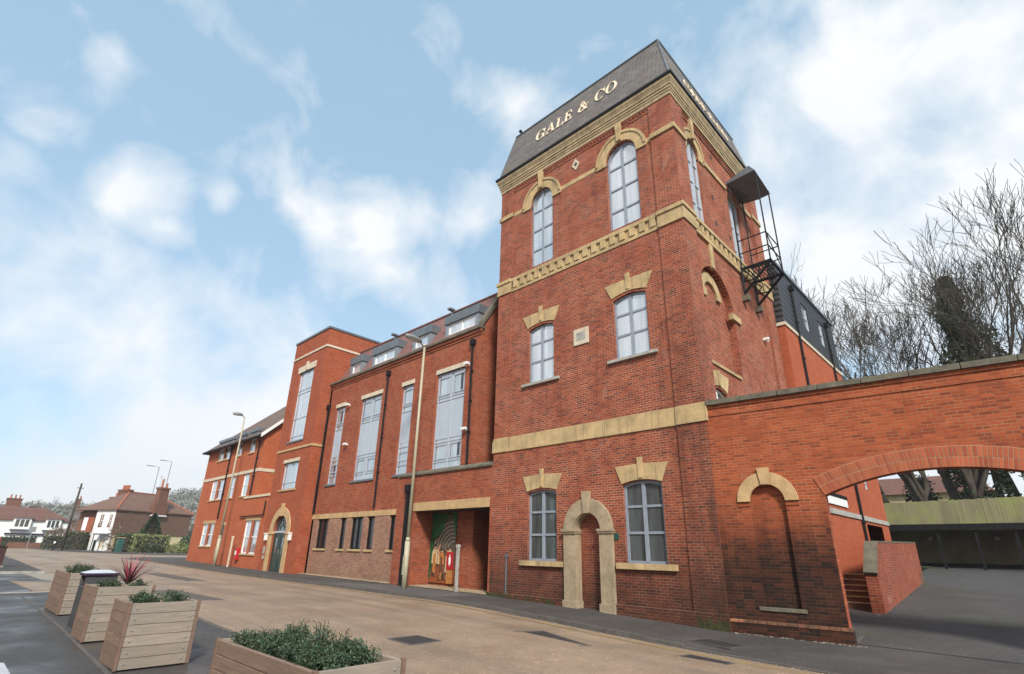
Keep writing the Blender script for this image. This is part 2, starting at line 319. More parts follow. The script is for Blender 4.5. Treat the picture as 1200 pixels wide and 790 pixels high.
MT['wood_side'] = woodm('planter_timber_end', (.26,.16,.11), (.16,.095,.065), 'h')
MT['fence'] = woodm('fence_boards_green_stain', (.30,.27,.15), (.18,.16,.09), 'v', ((.24,.27,.08), .75))
MT['fence_low'] = woodm('fence_boards_shaded', (.11,.080,.050), (.055,.038,.025), 'v', ((.13,.13,.06), .5))  # brown boards, colour darkened to carry the shade under the carport roof
MT['bark'] = plain('bark_grey_brown', (.050,.037,.028), .9, .3, 2, dirt=((.05,.06,.03), 1, .45, .7, .6))
MT['bark_l'] = plain('bark_pale_twigs', (.16,.13,.11), .9, .25, 1)
MT['ivy'] = leafm('ivy_leaves', (.050,.060,.025), (.13,.125,.060), (.035,.040,.020))
MT['conifer'] = leafm('conifer_foliage', (.016,.035,.014), (.045,.075,.030))
MT['hebe'] = leafm('planter_shrub_leaves', (.020,.045,.018), (.075,.12,.06), (.03,.06,.025))
MT['hebe_pale'] = leafm('planter_shrub_pale_tips', (.09,.14,.07), (.16,.21,.11))
MT['hedge_l'] = leafm('hedge_yellow_green', (.13,.16,.045), (.22,.25,.09), (.10,.12,.04))
MT['hedge_d'] = leafm('hedge_dark', (.022,.036,.014), (.06,.085,.03))
MT['shrub_br'] = leafm('winter_shrub_brown', (.12,.075,.05), (.20,.14,.10))
MT['far_tree'] = leafm('far_winter_wood', (.15,.15,.13), (.24,.23,.20), (.12,.14,.10))
MT['cord'] = leafm('cordyline_red', (.20,.022,.045), (.36,.06,.09))
MT['cord_g'] = leafm('cordyline_dark', (.05,.02,.02), (.12,.07,.05))
MT['red'] = plain('red_enamel', (.42,.012,.018), .35, .1, 6)
MT['bin_body'] = plain('bin_body_dark_grey', (.055,.052,.052), .5, .2, 4)
MT['bin_top'] = plain('bin_lid_pale_grey', (.50,.52,.55), .35, .05, 4)
MT['bin_rim'] = plain('bin_rim_purple', (.030,.014,.035), .4, .1, 4)
MT['maroon'] = plain('maroon_brick', (.06,.022,.02), .8, .2, 6)
MT['steel'] = plain('bolt_steel', (.5,.49,.47), .35, .1, 5, metal=.7)
MT['teal'] = plain('cabinet_green', (.015,.075,.060), .45, .1, 3)
MT['pot'] = plain('terracotta', (.36,.11,.055), .8, .2, 3)
MT['tyre'] = plain('tyre_rubber', (.02,.02,.02), .8, .1, 3)
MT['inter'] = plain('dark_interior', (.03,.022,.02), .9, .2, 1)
MT['soil'] = plain('soil', (.045,.03,.02), 1, .3, 8)
def asphalt(name, c1, c2, sc=60, rough=.85, wet=0, patchc=None, streak=None):
    m, N, L, B = newmat(name)
    g = N.new('ShaderNodeNewGeometry')
    n = nz(N, L, sc, 3, .7); col = mixc(N, L, rng(N, L, n, .32, .68), c1, c2)
    col = mixc(N, L, rng(N, L, nz(N, L, sc*.45, 2, .6), .60, .70, 0, .55), col, tuple(min(1, v*2.0) for v in c2))
    col = mixc(N, L, rng(N, L, nz(N, L, .5, 6, .65), .38, .7, 0, .55), col, tuple(v*.55 for v in c1))
    if streak:
        mp = N.new('ShaderNodeMapping'); L.new(g.outputs['Position'], mp.inputs['Vector']); mp.inputs['Scale'].default_value = (.06, 1.1, 1)
        col = mixc(N, L, rng(N, L, nz(N, L, 1.2, 5, .6, mp.outputs[0]), .42, .66, 0, streak[1]), col, streak[0])
    if patchc: col = mixc(N, L, rng(N, L, nz(N, L, patchc[1], 6, .7), patchc[2], patchc[3], 0, patchc[4]), col, patchc[0])
    L.new(col, B.inputs['Base Color'])
    if wet:
        r = rng(N, L, nz(N, L, .6, 5, .6), .38, .62, rough, wet)
        L.new(r, B.inputs['Roughness'])
    else: B.inputs['Roughness'].default_value = rough
    bump(N, L, B, n, .35 if not wet else .15, .01); return m
MT['road'] = asphalt('road_tan_dressing', (.23,.160,.108), (.36,.262,.180), 36, .9, wet=.48, streak=((.15,.115,.085), .55), patchc=((.14,.11,.085), .9, .52, .78, .45))
MT['pave'] = asphalt('pavement_dark_asphalt', (.038,.033,.030), (.078,.069,.062), 40, .85, patchc=((.10,.09,.085), .7, .5, .7, .5))
MT['near'] = asphalt('forecourt_damp_asphalt', (.036,.033,.031), (.075,.070,.066), 42, .8, wet=.34, patchc=((.11,.10,.095), .5, .5, .7, .5))
MT['park'] = asphalt('car_park_asphalt', (.040,.038,.037), (.085,.080,.075), 28, .85, patchc=((.060,.070,.025), .35, .55, .70, .7))
MT['grass'] = plain('rough_grass', (.06,.08,.025), .95, .4, .6)
MT['gravel'] = asphalt('gravel_bed', (.20,.14,.085), (.38,.29,.19), 30, .95)
MT['slab'] = plain('concrete_slab', (.30,.27,.22), .9, .15, 5, fine=20)

# ------------------------------------------------------------------ mesh helpers
def Mx(y0): return lambda u, v, w: (u, y0+w, v)                 # wall facing -y
def Mp(x0): return lambda u, v, w: (x0-w, u, v)                 # wall facing +x
def Mm(x0): return lambda u, v, w: (x0+w, u, v)                 # wall facing -x
AN = radians(6.2); AU = (cos(AN), sin(AN)); AW = (-sin(AN), cos(AN)); AP = (-6.03, 14.05)
def Ma(u, v, w): return (AP[0]+AU[0]*u+AW[0]*w, AP[1]+AU[1]*u+AW[1]*w, v)
def ident(x, y, z): return (x, y, z)
class MB:
    def __init__(s): s.v = []; s.f = []; s.mi = []; s.cm = 0
    def add(s, vs, fs):
        b = len(s.v); s.v += [tuple(p) for p in vs]; s.f += [tuple(b+i for i in f) for f in fs]; s.mi += [s.cm]*len(fs)
    def box(s, x0, x1, y0, y1, z0, z1, M=ident):
        p = [M(x, y, z) for z in (z0, z1) for y in (y0, y1) for x in (x0, x1)]
        s.add(p, [(0,2,3,1),(4,5,7,6),(0,1,5,4),(2,6,7,3),(0,4,6,2),(1,3,7,5)])
    def bm(s, M, u0, u1, v0, v1, w0, w1): s.prism(M, [(u0,v0),(u1,v0),(u1,v1),(u0,v1)], w0, w1)
    def prism(s, M, poly, w0, w1, holes=(), back=True):
        loops = [poly]+[h for h in holes]
        tri = tessellate_polygon([[Vector((a, b, 0)) for a, b in l] for l in loops])
        flat = [p for l in loops for p in l]; n = len(flat)
        vs = [M(a, b, w0) for a, b in flat]+[M(a, b, w1) for a, b in flat]
        fs = [tuple(t) for t in tri]
        if back: fs += [tuple(n+i for i in t[::-1]) for t in tri]
        k = 0
        for l in loops:
            m = len(l)
            for i in range(m):
                j = (i+1) % m; fs.append((k+i, k+j, n+k+j, n+k+i))
            k += m
        s.add(vs, fs)
    def sheet(s, M, poly, holes=(), depth=.12, w=0):
        loops = [poly]+list(holes)
        tri = tessellate_polygon([[Vector((a, b, 0)) for a, b in l] for l in loops])
        flat = [p for l in loops for p in l]
        s.add([M(a, b, w) for a, b in flat], [tuple(t) for t in tri])
        for h in holes:
            m = len(h); s.add([M(a, b, w) for a, b in h]+[M(a, b, w+depth) for a, b in h], [(i, (i+1) % m, m+(i+1) % m, m+i) for i in range(m)])
    def tube(s, pts, rad, n=8, cap=True):
        P = [Vector(p) for p in pts]; rings = []
        if isinstance(rad, (int, float)): rad = [rad]*len(P)
        b = len(s.v); prev = None
        for i, p in enumerate(P):
            t = (P[min(i+1, len(P)-1)]-P[max(i-1, 0)]).normalized()
            if prev is None:
                a = Vector((0, 0, 1)) if abs(t.z) < .9 else Vector((1, 0, 0)); x = t.cross(a).normalized()
            else: x = (prev-t*prev.dot(t)).normalized()
            prev = x; y = t.cross(x)
            for k in range(n):
                an = 2*pi*k/n; s.v.append(tuple(p+(x*cos(an)+y*sin(an))*rad[i]))
        for i in range(len(P)-1):
            for k in range(n):
                s.f.append((b+i*n+k, b+i*n+(k+1) % n, b+(i+1)*n+(k+1) % n, b+(i+1)*n+k)); s.mi.append(s.cm)
        if cap:
            s.f.append(tuple(b+k for k in range(n))[::-1]); s.mi.append(s.cm); s.f.append(tuple(b+(len(P)-1)*n+k for k in range(n))); s.mi.append(s.cm)
    def lathe(s, c, prof, n=16):
        b = len(s.v)
        for r, z in prof:
            for k in range(n): an = 2*pi*k/n; s.v.append((c[0]+r*cos(an), c[1]+r*sin(an), c[2]+z))
        for i in range(len(prof)-1):
            for k in range(n): s.f.append((b+i*n+k, b+i*n+(k+1) % n, b+(i+1)*n+(k+1) % n, b+(i+1)*n+k)); s.mi.append(s.cm)
        s.f.append(tuple(b+k for k in range(n))[::-1]); s.f.append(tuple(b+(len(prof)-1)*n+k for k in range(n))); s.mi += [s.cm, s.cm]
    def build(s, name, mat, parent=None, smooth=False, bev=0):
        me = bpy.data.meshes.new(name); me.from_pydata(s.v, [], s.f)
        for m in (mat if isinstance(mat, (list, tuple)) else [mat]): me.materials.append(MT[m] if isinstance(m, str) else m)
        me.polygons.foreach_set('material_index', s.mi)
        if smooth: me.polygons.foreach_set('use_smooth', [True]*len(s.f))
        me.update()
        o = bpy.data.objects.new(name, me); COL.objects.link(o)
        if parent:
            o.parent = parent
            p = parent; off = Vector((0, 0, 0))
            while p: off += p.location; p = p.parent
            o.location = -off
        if bev:
            b = bmesh.new(); b.from_mesh(me); bmesh.ops.recalc_face_normals(b, faces=b.faces); b.to_mesh(me); b.free()
            mo = o.modifiers.new('bevel', 'BEVEL'); mo.width = bev; mo.segments = 2; mo.limit_method = 'ANGLE'
        return o
def islands_(m):
    p = list(range(len(m.v)))
    def fd(a):
        while p[a] != a: p[a] = p[p[a]]; a = p[a]
        return a
    for f in m.f:
        for i in f[1:]: p[fd(i)] = fd(f[0])
    g = {}
    for f in m.f: g.setdefault(fd(f[0]), []).append(f)
    out = []
    for fs in g.values():
        q = MB(); ids = {}
        for f in fs:
            for i in f:
                if i not in ids: ids[i] = len(q.v); q.v.append(m.v[i])
            q.f.append(tuple(ids[i] for i in f)); q.mi.append(0)
        out.append(q)
    return out
def each(m, name, mat, parent, bev=0):
    for q in islands_(m): q.build(name, mat, parent, bev=bev)
def tag(o, label=None, cat=None, group=None, kind=None):
    if label: o['label'] = label
    if cat: o['category'] = cat
    if group: o['group'] = group
    if kind: o['kind'] = kind
    return o
def thing(name, loc, label, cat, group=None):
    o = bpy.data.objects.new(name, None); COL.objects.link(o); o.location = loc; o.empty_display_size = .3
    return tag(o, label, cat, group)
def struct(o, kind='structure'): o['kind'] = kind; return o
def op(u0, u1, v0, v1, kind='flat', rise=.1, n=14):
    if kind == 'flat': return [(u0,v0),(u1,v0),(u1,v1),(u0,v1)]
    if kind == 'arch':
        c = (u0+u1)/2; r = (u1-u0)/2
        return [(u0,v0),(u1,v0)]+[(c+r*cos(pi*i/n), v1+r*sin(pi*i/n)) for i in range(n+1)]
    c = (u0+u1)/2; h = (u1-u0)/2
    return [(u0,v0),(u1,v0)]+[(c+h*(1-2*i/8), v1-rise+rise*(1-(1-2*i/8)**2)) for i in range(9)]
def ringp(cu, cv, r0, r1, a0=0, a1=pi, n=20):
    return [(cu+r1*cos(a0+(a1-a0)*i/n), cv+r1*sin(a0+(a1-a0)*i/n)) for i in range(n+1)]+[(cu+r0*cos(a0+(a1-a0)*i/n), cv+r0*sin(a0+(a1-a0)*i/n)) for i in range(n, -1, -1)]
def window(parent, M, u0, u1, v0, v1, kind='flat', rise=.1, cols=2, rows=(), fr=.06, bar=.05, w=.10, fm='frame', gm='g_light', sill=None, sillm='stone_g', panels=None, label=None, thick=.06, offs=None):
    """frame is the part; pane and sill are its sub-parts"""
    e = .0
    outer = op(u0+e, u1-e, v0+e, v1, kind, rise)
    inner = op(u0+fr, u1-fr, v0+fr, v1-(0 if kind == 'arch' else fr), kind, rise)
    m = MB(); m.prism(M, outer, w, w+thick, [inner])
    top = v1+(u1-u0)/2 if kind == 'arch' else v1
    for i in range(1, cols):
        u = u0+(u1-u0)*i/cols
        t = top-fr*.6
        m.bm(M, u-bar*.8, u+bar*.8, v0+fr*.5, t, w-.008, w+thick-.004)
    for r in rows:
        v = v0+(top-v0)*r; 
        hw = (u1-u0)/2
        if kind == 'arch' and v > v1: hw = sqrt(max(0, hw*hw-(v-v1)**2))
        c = (u0+u1)/2
        m.bm(M, c-hw+fr*.5, c+hw-fr*.5, v-bar/2, v+bar/2, w+.004, w+thick-.008)
    f = m.build('window', fm, parent)
    if label: f['label'] = label
    p = MB(); p.prism(M, op(u0+fr*.4, u1-fr*.4, v0+fr*.4, v1-(0 if kind == 'arch' else fr*.4), kind, rise), w+thick*.6, w+thick*.6+.01)
    p.build('pane', gm, f)
    if panels:
        q = MB()
        for a, b in panels: q.bm(M, u0+fr, u1-fr, v0+(top-v0)*a+bar/2, v0+(top-v0)*b-bar/2, w+thick*.45, w+thick*.55)
        q.build('spandrel_panel', 'panel', f)
    if sill:
        ex, h, pr = sill; s = MB(); s.prism(M, [(u0-ex,v0-h),(u1+ex,v0-h),(u1+ex,v0+.0),(u0-ex,v0+.0)], -pr, w+.02); s.build('sill', sillm, f, bev=.008)
    return f
def lintel(parent, M, ul, ur, il, ir, vt, vb, rise=.1, key=None, mat='stone_y', w=-.03, name='lintel'):
    """splayed flat arch with a curved soffit"""
    c = (il+ir)/2; h = (ir-il)/2
    top = [(ul,vt),(c,vt+.04),(ur,vt)]
    bot = [(c+h*(1-2*i/8), vb+rise*(1-(1-2*i/8)**2)) for i in range(9)]
    m = MB(); m.prism(M, top+bot if ul < ur else top+bot, w, .1)
    l = m.build(name, mat, parent, bev=.006)
    if key:
        k = MB(); ku, kt, kb, kw = key
        k.prism(M, [(ku-kw*1.2,kt),(ku+kw*1.2,kt),(ku+kw*.8,kb),(ku-kw*.8,kb)], w-.03, .08); k.build('keystone', mat, l, bev=.008)
    return l
def pipe(parent, pts, r=.045, hopper=True, mat='black', name='downpipe'):
    m = MB(); m.tube(pts, r, 8)
    P = [Vector(p) for p in pts]
    if hopper:
        x, y, z = pts[0]; m.box(x-.12, x+.12, y-.09, y+.1, z-.12, z+.14)
    # collars
    a, b = P[0], P[-1]
    if len(P) == 2:
        n = max(1, int((a-b).length/1.8))
        for i in range(1, n+1):
            c = a.lerp(b, i/(n+1)); m.box(c.x-.06, c.x+.06, c.y-.05, c.y+.1, c.z-.03, c.z+.03)
    return m.build(name, mat, parent)
def camera_unit(parent, x, y, z, dx=0):
    m = MB(); m.box(x-.04, x+.04, y-.02, y+.05, z-.05, z+.05); m.tube([(x, y, z), (x+dx, y-.14, z-.01)], .02, 6); m.box(x+dx-.16, x+dx+.12, y-.22, y-.1, z-.03, z+.07)
    return m.build('security_camera', 'white', parent)
def leaves(m, n, centre, rad, size, fn=None, seed=1, flat=0, aspect=1.6):
    R = random.Random(seed); cx, cy, cz = centre
    for i in range(n):
        while True:
            p = Vector((R.uniform(-1,1), R.uniform(-1,1), R.uniform(-1,1)))
            if p.length < 1 and (R.random() < p.length*1.1): break
        if fn and not fn(p): continue
        q = Vector((cx+p.x*rad[0], cy+p.y*rad[1], cz+p.z*rad[2]))
        a = Vector((R.gauss(0,1), R.gauss(0,1), R.gauss(0,1)*(1-flat))).normalized()
        b = a.cross(Vector((R.gauss(0,1), R.gauss(0,1), R.gauss(0,1)))).normalized()
        s = size*R.uniform(.6, 1.3)
        m.add([q-a*s*aspect/2, q+b*s/2, q+a*s*aspect/2, q-b*s/2], [(0,1,2,3)])
def gx(xs, ys, x):
    if x <= xs[0]: return ys[0]
    for i in range(len(xs)-1):
        if x <= xs[i+1]: return ys[i]+(ys[i+1]-ys[i])*(x-xs[i])/(xs[i+1]-xs[i])
    return ys[-1]
GXS = [-200,-100,-60,-48,-39,-31,-24,-20,-15,-10,-6,-3,3,30]; GYS = [.7,.62,.52,.46,.33,.23,.19,.16,.12,-.02,-.17,-.2,-.25,-.35]
def G(x): return gx(GXS, GYS, x)
KXS = [-75,-60,-34,-20,-13,-8,-6,-3,5,30]; KYS = [11.2,11.3,11.6,11.8,11.9,11.5,11.45,11.15,10.7,9.5]
def KY(x): return gx(KXS, KYS, x)
def strip(name, mat, xs, ylo, yhi, zf, parent=None, ny=1):
    m = MB(); pts = []
    for x in xs:
        a = ylo(x) if callable(ylo) else ylo; b = yhi(x) if callable(yhi) else yhi
        for j in range(ny+1):
            y = a+(b-a)*j/ny; pts.append((x, y, zf(x, y)))
    k = ny+1
    fs = [(i*k+j, (i+1)*k+j, (i+1)*k+j+1, i*k+j+1) for i in range(len(xs)-1) for j in range(ny)]
    m.add(pts, fs); return m.build(name, mat, parent, smooth=True)
def frange(a, b, n): return [a+(b-a)*i/n for i in range(n+1)]

# ------------------------------------------------------------------ ground
def sm(t): t = max(0, min(1, t)); return t*t*(3-2*t)
def H(x, y):   # base terrain
    g = G(x)-.16
    if y > 15: g += min(y-15, 60)*.052*sm((x+14)/8)
    d = sqrt(x*x+y*y)
    if d > 230 and y > -120: g += (13+15*sm((y/max(1,d)-.14)/.16))*sm((d-230)/220)*(.9+.3*noise.noise(Vector((x*.006, y*.006, 1.3))))*sm((y+120)/160)
    return g
def ground():
    m = MB(); xs = [-900,-700,-550,-450,-380,-320,-270,-230,-200,-160,-130,-100,-80,-60,-50,-40,-31,-24,-20,-17,-15,-10,-8,-6,-3,0,3,10,20,30,60,120,250,500,900]
    ys = [-900,-400,-150,-60,-20,-6,0,4,9,12,15,17,20,25,30,36,42,50,62,75,90,120,160,200,240,280,330,400,500,650,900]
    m.add([(x, y, H(x, y)) for x in xs for y in ys], [(i*len(ys)+j, (i+1)*len(ys)+j, (i+1)*len(ys)+j+1, i*len(ys)+j+1) for i in range(len(xs)-1) for j in range(len(ys)-1)])
    struct(m.build('ground', 'grass', smooth=True))
ground()
XR = [-200,-150,-120,-100,-80,-70,-60,-54,-48,-44,-39,-35,-31,-27,-24,-22,-20,-17,-15,-13,-10,-8,-7,-6,-4.5,-3,0,3,10,30]
struct(strip('road', 'road', XR, 3.6, lambda x: KY(x)+.05, lambda x, y: G(x)-.10+.03*(1-((y-8)/4)**2 if abs(y-8) < 4 else 0), ny=6))
XP = [x for x in XR if x >= -54]
XP = sorted(set(XP+[-7.9,-7.4,-7.15,-6.9,-6.65,-6.4,-5,-4,1,5,7,15,20]))
struct(strip('pavement', 'pave', XP, lambda x: KY(x)+.11, lambda x: 14.9, lambda x, y: G(x)+.004*(y-12)-.075*sm((x+7.4)/1.0)*sm(1-(y-KY(x)-.11)/.5), ny=12))
# side road by the end building and the mouth of it
struct(strip('side_road', 'road', [-96,-80,-72,-66,-60,-57], 11.0, 60, lambda x, y: G(x)-.085, ny=10))
def pave_corner():
    m = MB(); pts = [(-54.0, 11.5), (-56.5, 11.9), (-57.6, 13.2), (-57.4, 60), (-48.4, 60), (-48.4, 14.9), (-54, 14.9)]
    m.prism(lambda u, v, w: (u, v, G(u)+w), pts, 0.003, -.12); struct(m.build('pavement', 'pave'))
    m = MB(); e = [(-54, 11.42), (-56.6, 11.8), (-57.75, 13.1), (-57.55, 60)]
    for a, b in zip(e[:-1], e[1:]):
        d = Vector((b[0]-a[0], b[1]-a[1])).normalized(); n = Vector((d.y, -d.x))*.13
        q = [(a[0], a[1]), (b[0], b[1]), (b[0]+n.x, b[1]+n.y), (a[0]+n.x, a[1]+n.y)]
        m.prism(lambda u, v, w: (u, v, G(u)+w), q, .008, -.14)
    struct(m.build('kerb', 'concrete'))
pave_corner()
def kerb(name, xs, yf, side, h=.012, drop=None):
    m = MB()
    for a, b in zip(xs[:-1], xs[1:]):
        n = max(1, int((b-a)/.92)); 
        for i in range(n):
            x0 = a+(b-a)*i/n+.006; x1 = a+(b-a)*(i+1)/n-.006
            z0, z1 = G(x0), G(x1); dz = h
            if drop and x0 > drop: dz = h-.075*sm((x0-drop)/1.0)
            y0, y1 = yf(x0), yf(x1); s = .125*side
            p = [(x0,y0,z0-.2),(x1,y1,z1-.2),(x1,y1+s,z1-.2),(x0,y0+s,z0-.2),(x0,y0+.012*side,z0+dz),(x1,y1+.012*side,z1+dz),(x1,y1+s,z1+dz),(x0,y0+s,z0+dz)]
            m.add(p, [(0,1,2,3),(4,5,6,7),(0,1,5,4),(1,2,6,5),(2,3,7,6),(3,0,4,7)])
    o = m.build(name, 'concrete'); struct(o)
    return o
kerb('kerb', [-54,-39,-24,-15,-8,-3,5,30], KY, 1, drop=-7.4)
# island pavement across the side road with the pole
strip_y = lambda x: 11.2
struct(strip('far_pavement', 'pave', [-170,-130,-110,-96], lambda x: 11.0, lambda x: 15.5, lambda x, y: G(x)+.02))
kerb('far_kerb', [-170,-130,-96], lambda x: 10.95, 1)
def islands():
    m = MB(); m.prism(lambda u, v, w: (u, v, G(u)+w), [(-72,18.5),(-78,15.2),(-86,13),(-96,11.0),(-96,15.8),(-88,17),(-80,20),(-77,26),(-80,60),(-75,60),(-72,26)], .02, -.12)
    struct(m.build('side_road_pavement', 'pave'))
islands()
# near side
YK = lambda x: 4.48 if x > -22.5 else 4.48
struct(strip('near_pavement', 'near', [-22.3,-18,-15,-13,-10,-6,-3,0,3,10,30], lambda x: -1.0, lambda x: 4.36, lambda x, y: G(x)+.0))
kerb('near_kerb', [-22.3,-20,-15,-10,-6,-3,3,30], lambda x: 4.48, -1)
struct(strip('near_side_road', 'near', [-35,-22.3], -20, 3.62, lambda x, y: G(x)-.09, ny=4))
struct(strip('near_far_pavement', 'pave', [-200,-120,-80,-60,-48,-39,-35], -6, 3.9, lambda x, y: G(x)+.004, ny=2))
kerb('near_kerb', [-200,-120,-80,-60,-35], lambda x: 4.0, -1)
struct(strip('forecourt', 'near', [-200,-60,-22.3,-10,-3,3,30], -25, -1.0, lambda x, y: G(x)-.004))
def near_bits():
    m = MB(); m.prism(lambda u, v, w: (u, v, G(u)+w), [(-22.45,-1),(-22.3,-1),(-22.3,4.4),(-22.45,4.4)], .014, -.1); struct(m.build('kerb_edge', 'stone_g'))
    m = MB(); m.prism(lambda u, v, w: (u, v, G(u)+w), [(-35.1,-6),(-34.95,-6),(-34.95,4),(-35.1,4)], .02, -.1); struct(m.build('kerb_edge', 'stone_g'))
    m = MB()
    for i in range(14):
        x0 = -22.2+i*.92*1.5
        for a, b in ((x0, x0+1.37),): 
            p = [(a,2.03,G(a)+.004),(b,2.03,G(b)+.004),(b,2.10,G(b)+.004),(a,2.10,G(a)+.004)]; m.add(p, [(0,1,2,3)])
    struct(m.build('paving_joint_strip', 'concrete'))
    # tactile slabs at the crossing
    m = MB(); m.prism(lambda u, v, w: (u, v, G(u)+w), [(-34.9,3.2),(-30.4,3.4),(-28.5,3.7),(-31,4.3),(-34,4.3)], -.055, -.09); struct(m.build('crossing_slabs', 'slab'))
    m = MB(); m.prism(lambda u, v, w: (u, v, G(u)+w), [(-29.8,2.4),(-24,2.6),(-23.4,3.9),(-28,3.6)], -.06, -.09); struct(m.build('tinted_surfacing', 'road'))
near_bits()
def yellow():
    m = MB()
    xs = [x for x in frange(-50, 3, 53)]
    pts = []
    for x in xs: pts += [(x, KY(x)-.36, G(x)-.083), (x, KY(x)-.27, G(x)-.083)]
    m.add(pts, [(2*i, 2*i+2, 2*i+3, 2*i+1) for i in range(len(xs)-1)]); struct(m.build('road_line', 'paint_y'))
yellow()
def carpark():
    Z = lambda x, y: H(x, y)+.10+.12*sm((y-14.5)/3)
    m = MB(); xs = frange(-4.9, 14, 20); ys = frange(14.2, 47, 34)
    m.add([(x, y, Z(x, y)) for x in xs for y in ys], [(i*35+j, (i+1)*35+j, (i+1)*35+j+1, i*35+j+1) for i in range(20) for j in range(34)])
    struct(m.build('car_park', 'park', smooth=True))
    struct(strip('car_park_entrance', 'park', frange(-3.45, 14, 10), lambda x: 14.6, lambda x: 17, lambda x, y: max(H(x, y)+.105+.12*sm((y-14.5)/3), G(x)+.02)))
    m = MB(); m.prism(ident and (lambda u, v, w: (u, v, H(u, v)+.10+.12*sm((v-14.5)/3)+w)), [(-3.6,14.75),(-3.5,14.7),(-3.78,19.3),(-3.92,19.3)], .012, -.05); struct(m.build('edging_strip', 'concrete'))
carpark()
CP = lambda x, y: H(x, y)+.10+.12*sm((y-14.5)/3)
# gravel beds
def gravel(x0, x1, y0, y1, n, seed):
    m = MB(); m.add([(x0,y0,G(x0)+.02),(x1,y0,G(x1)+.02),(x1,y1,G(x1)+.05),(x0,y1,G(x0)+.05)], [(0,1,2,3)]); R = random.Random(seed)
    for i in range(n):
        x = R.uniform(x0, x1); y = R.uniform(y0, y1)-abs(R.gauss(0, .06)); s = R.uniform(.015, .035); z = G(x)+.03
        m.add([(x-s,y-s,z),(x+s,y-s*.7,z),(x+s*.6,y+s,z),(x-s*.8,y+s*.8,z),(x,y,z+s*1.3)], [(0,1,4),(1,2,4),(2,3,4),(3,0,4)])
    struct(m.build('gravel', 'gravel'), 'stuff')
gravel(-29.6, -20.9, 14.02, 14.38, 1500, 3); gravel(-19.4, -14.75, 14.0, 14.98, 900, 4)

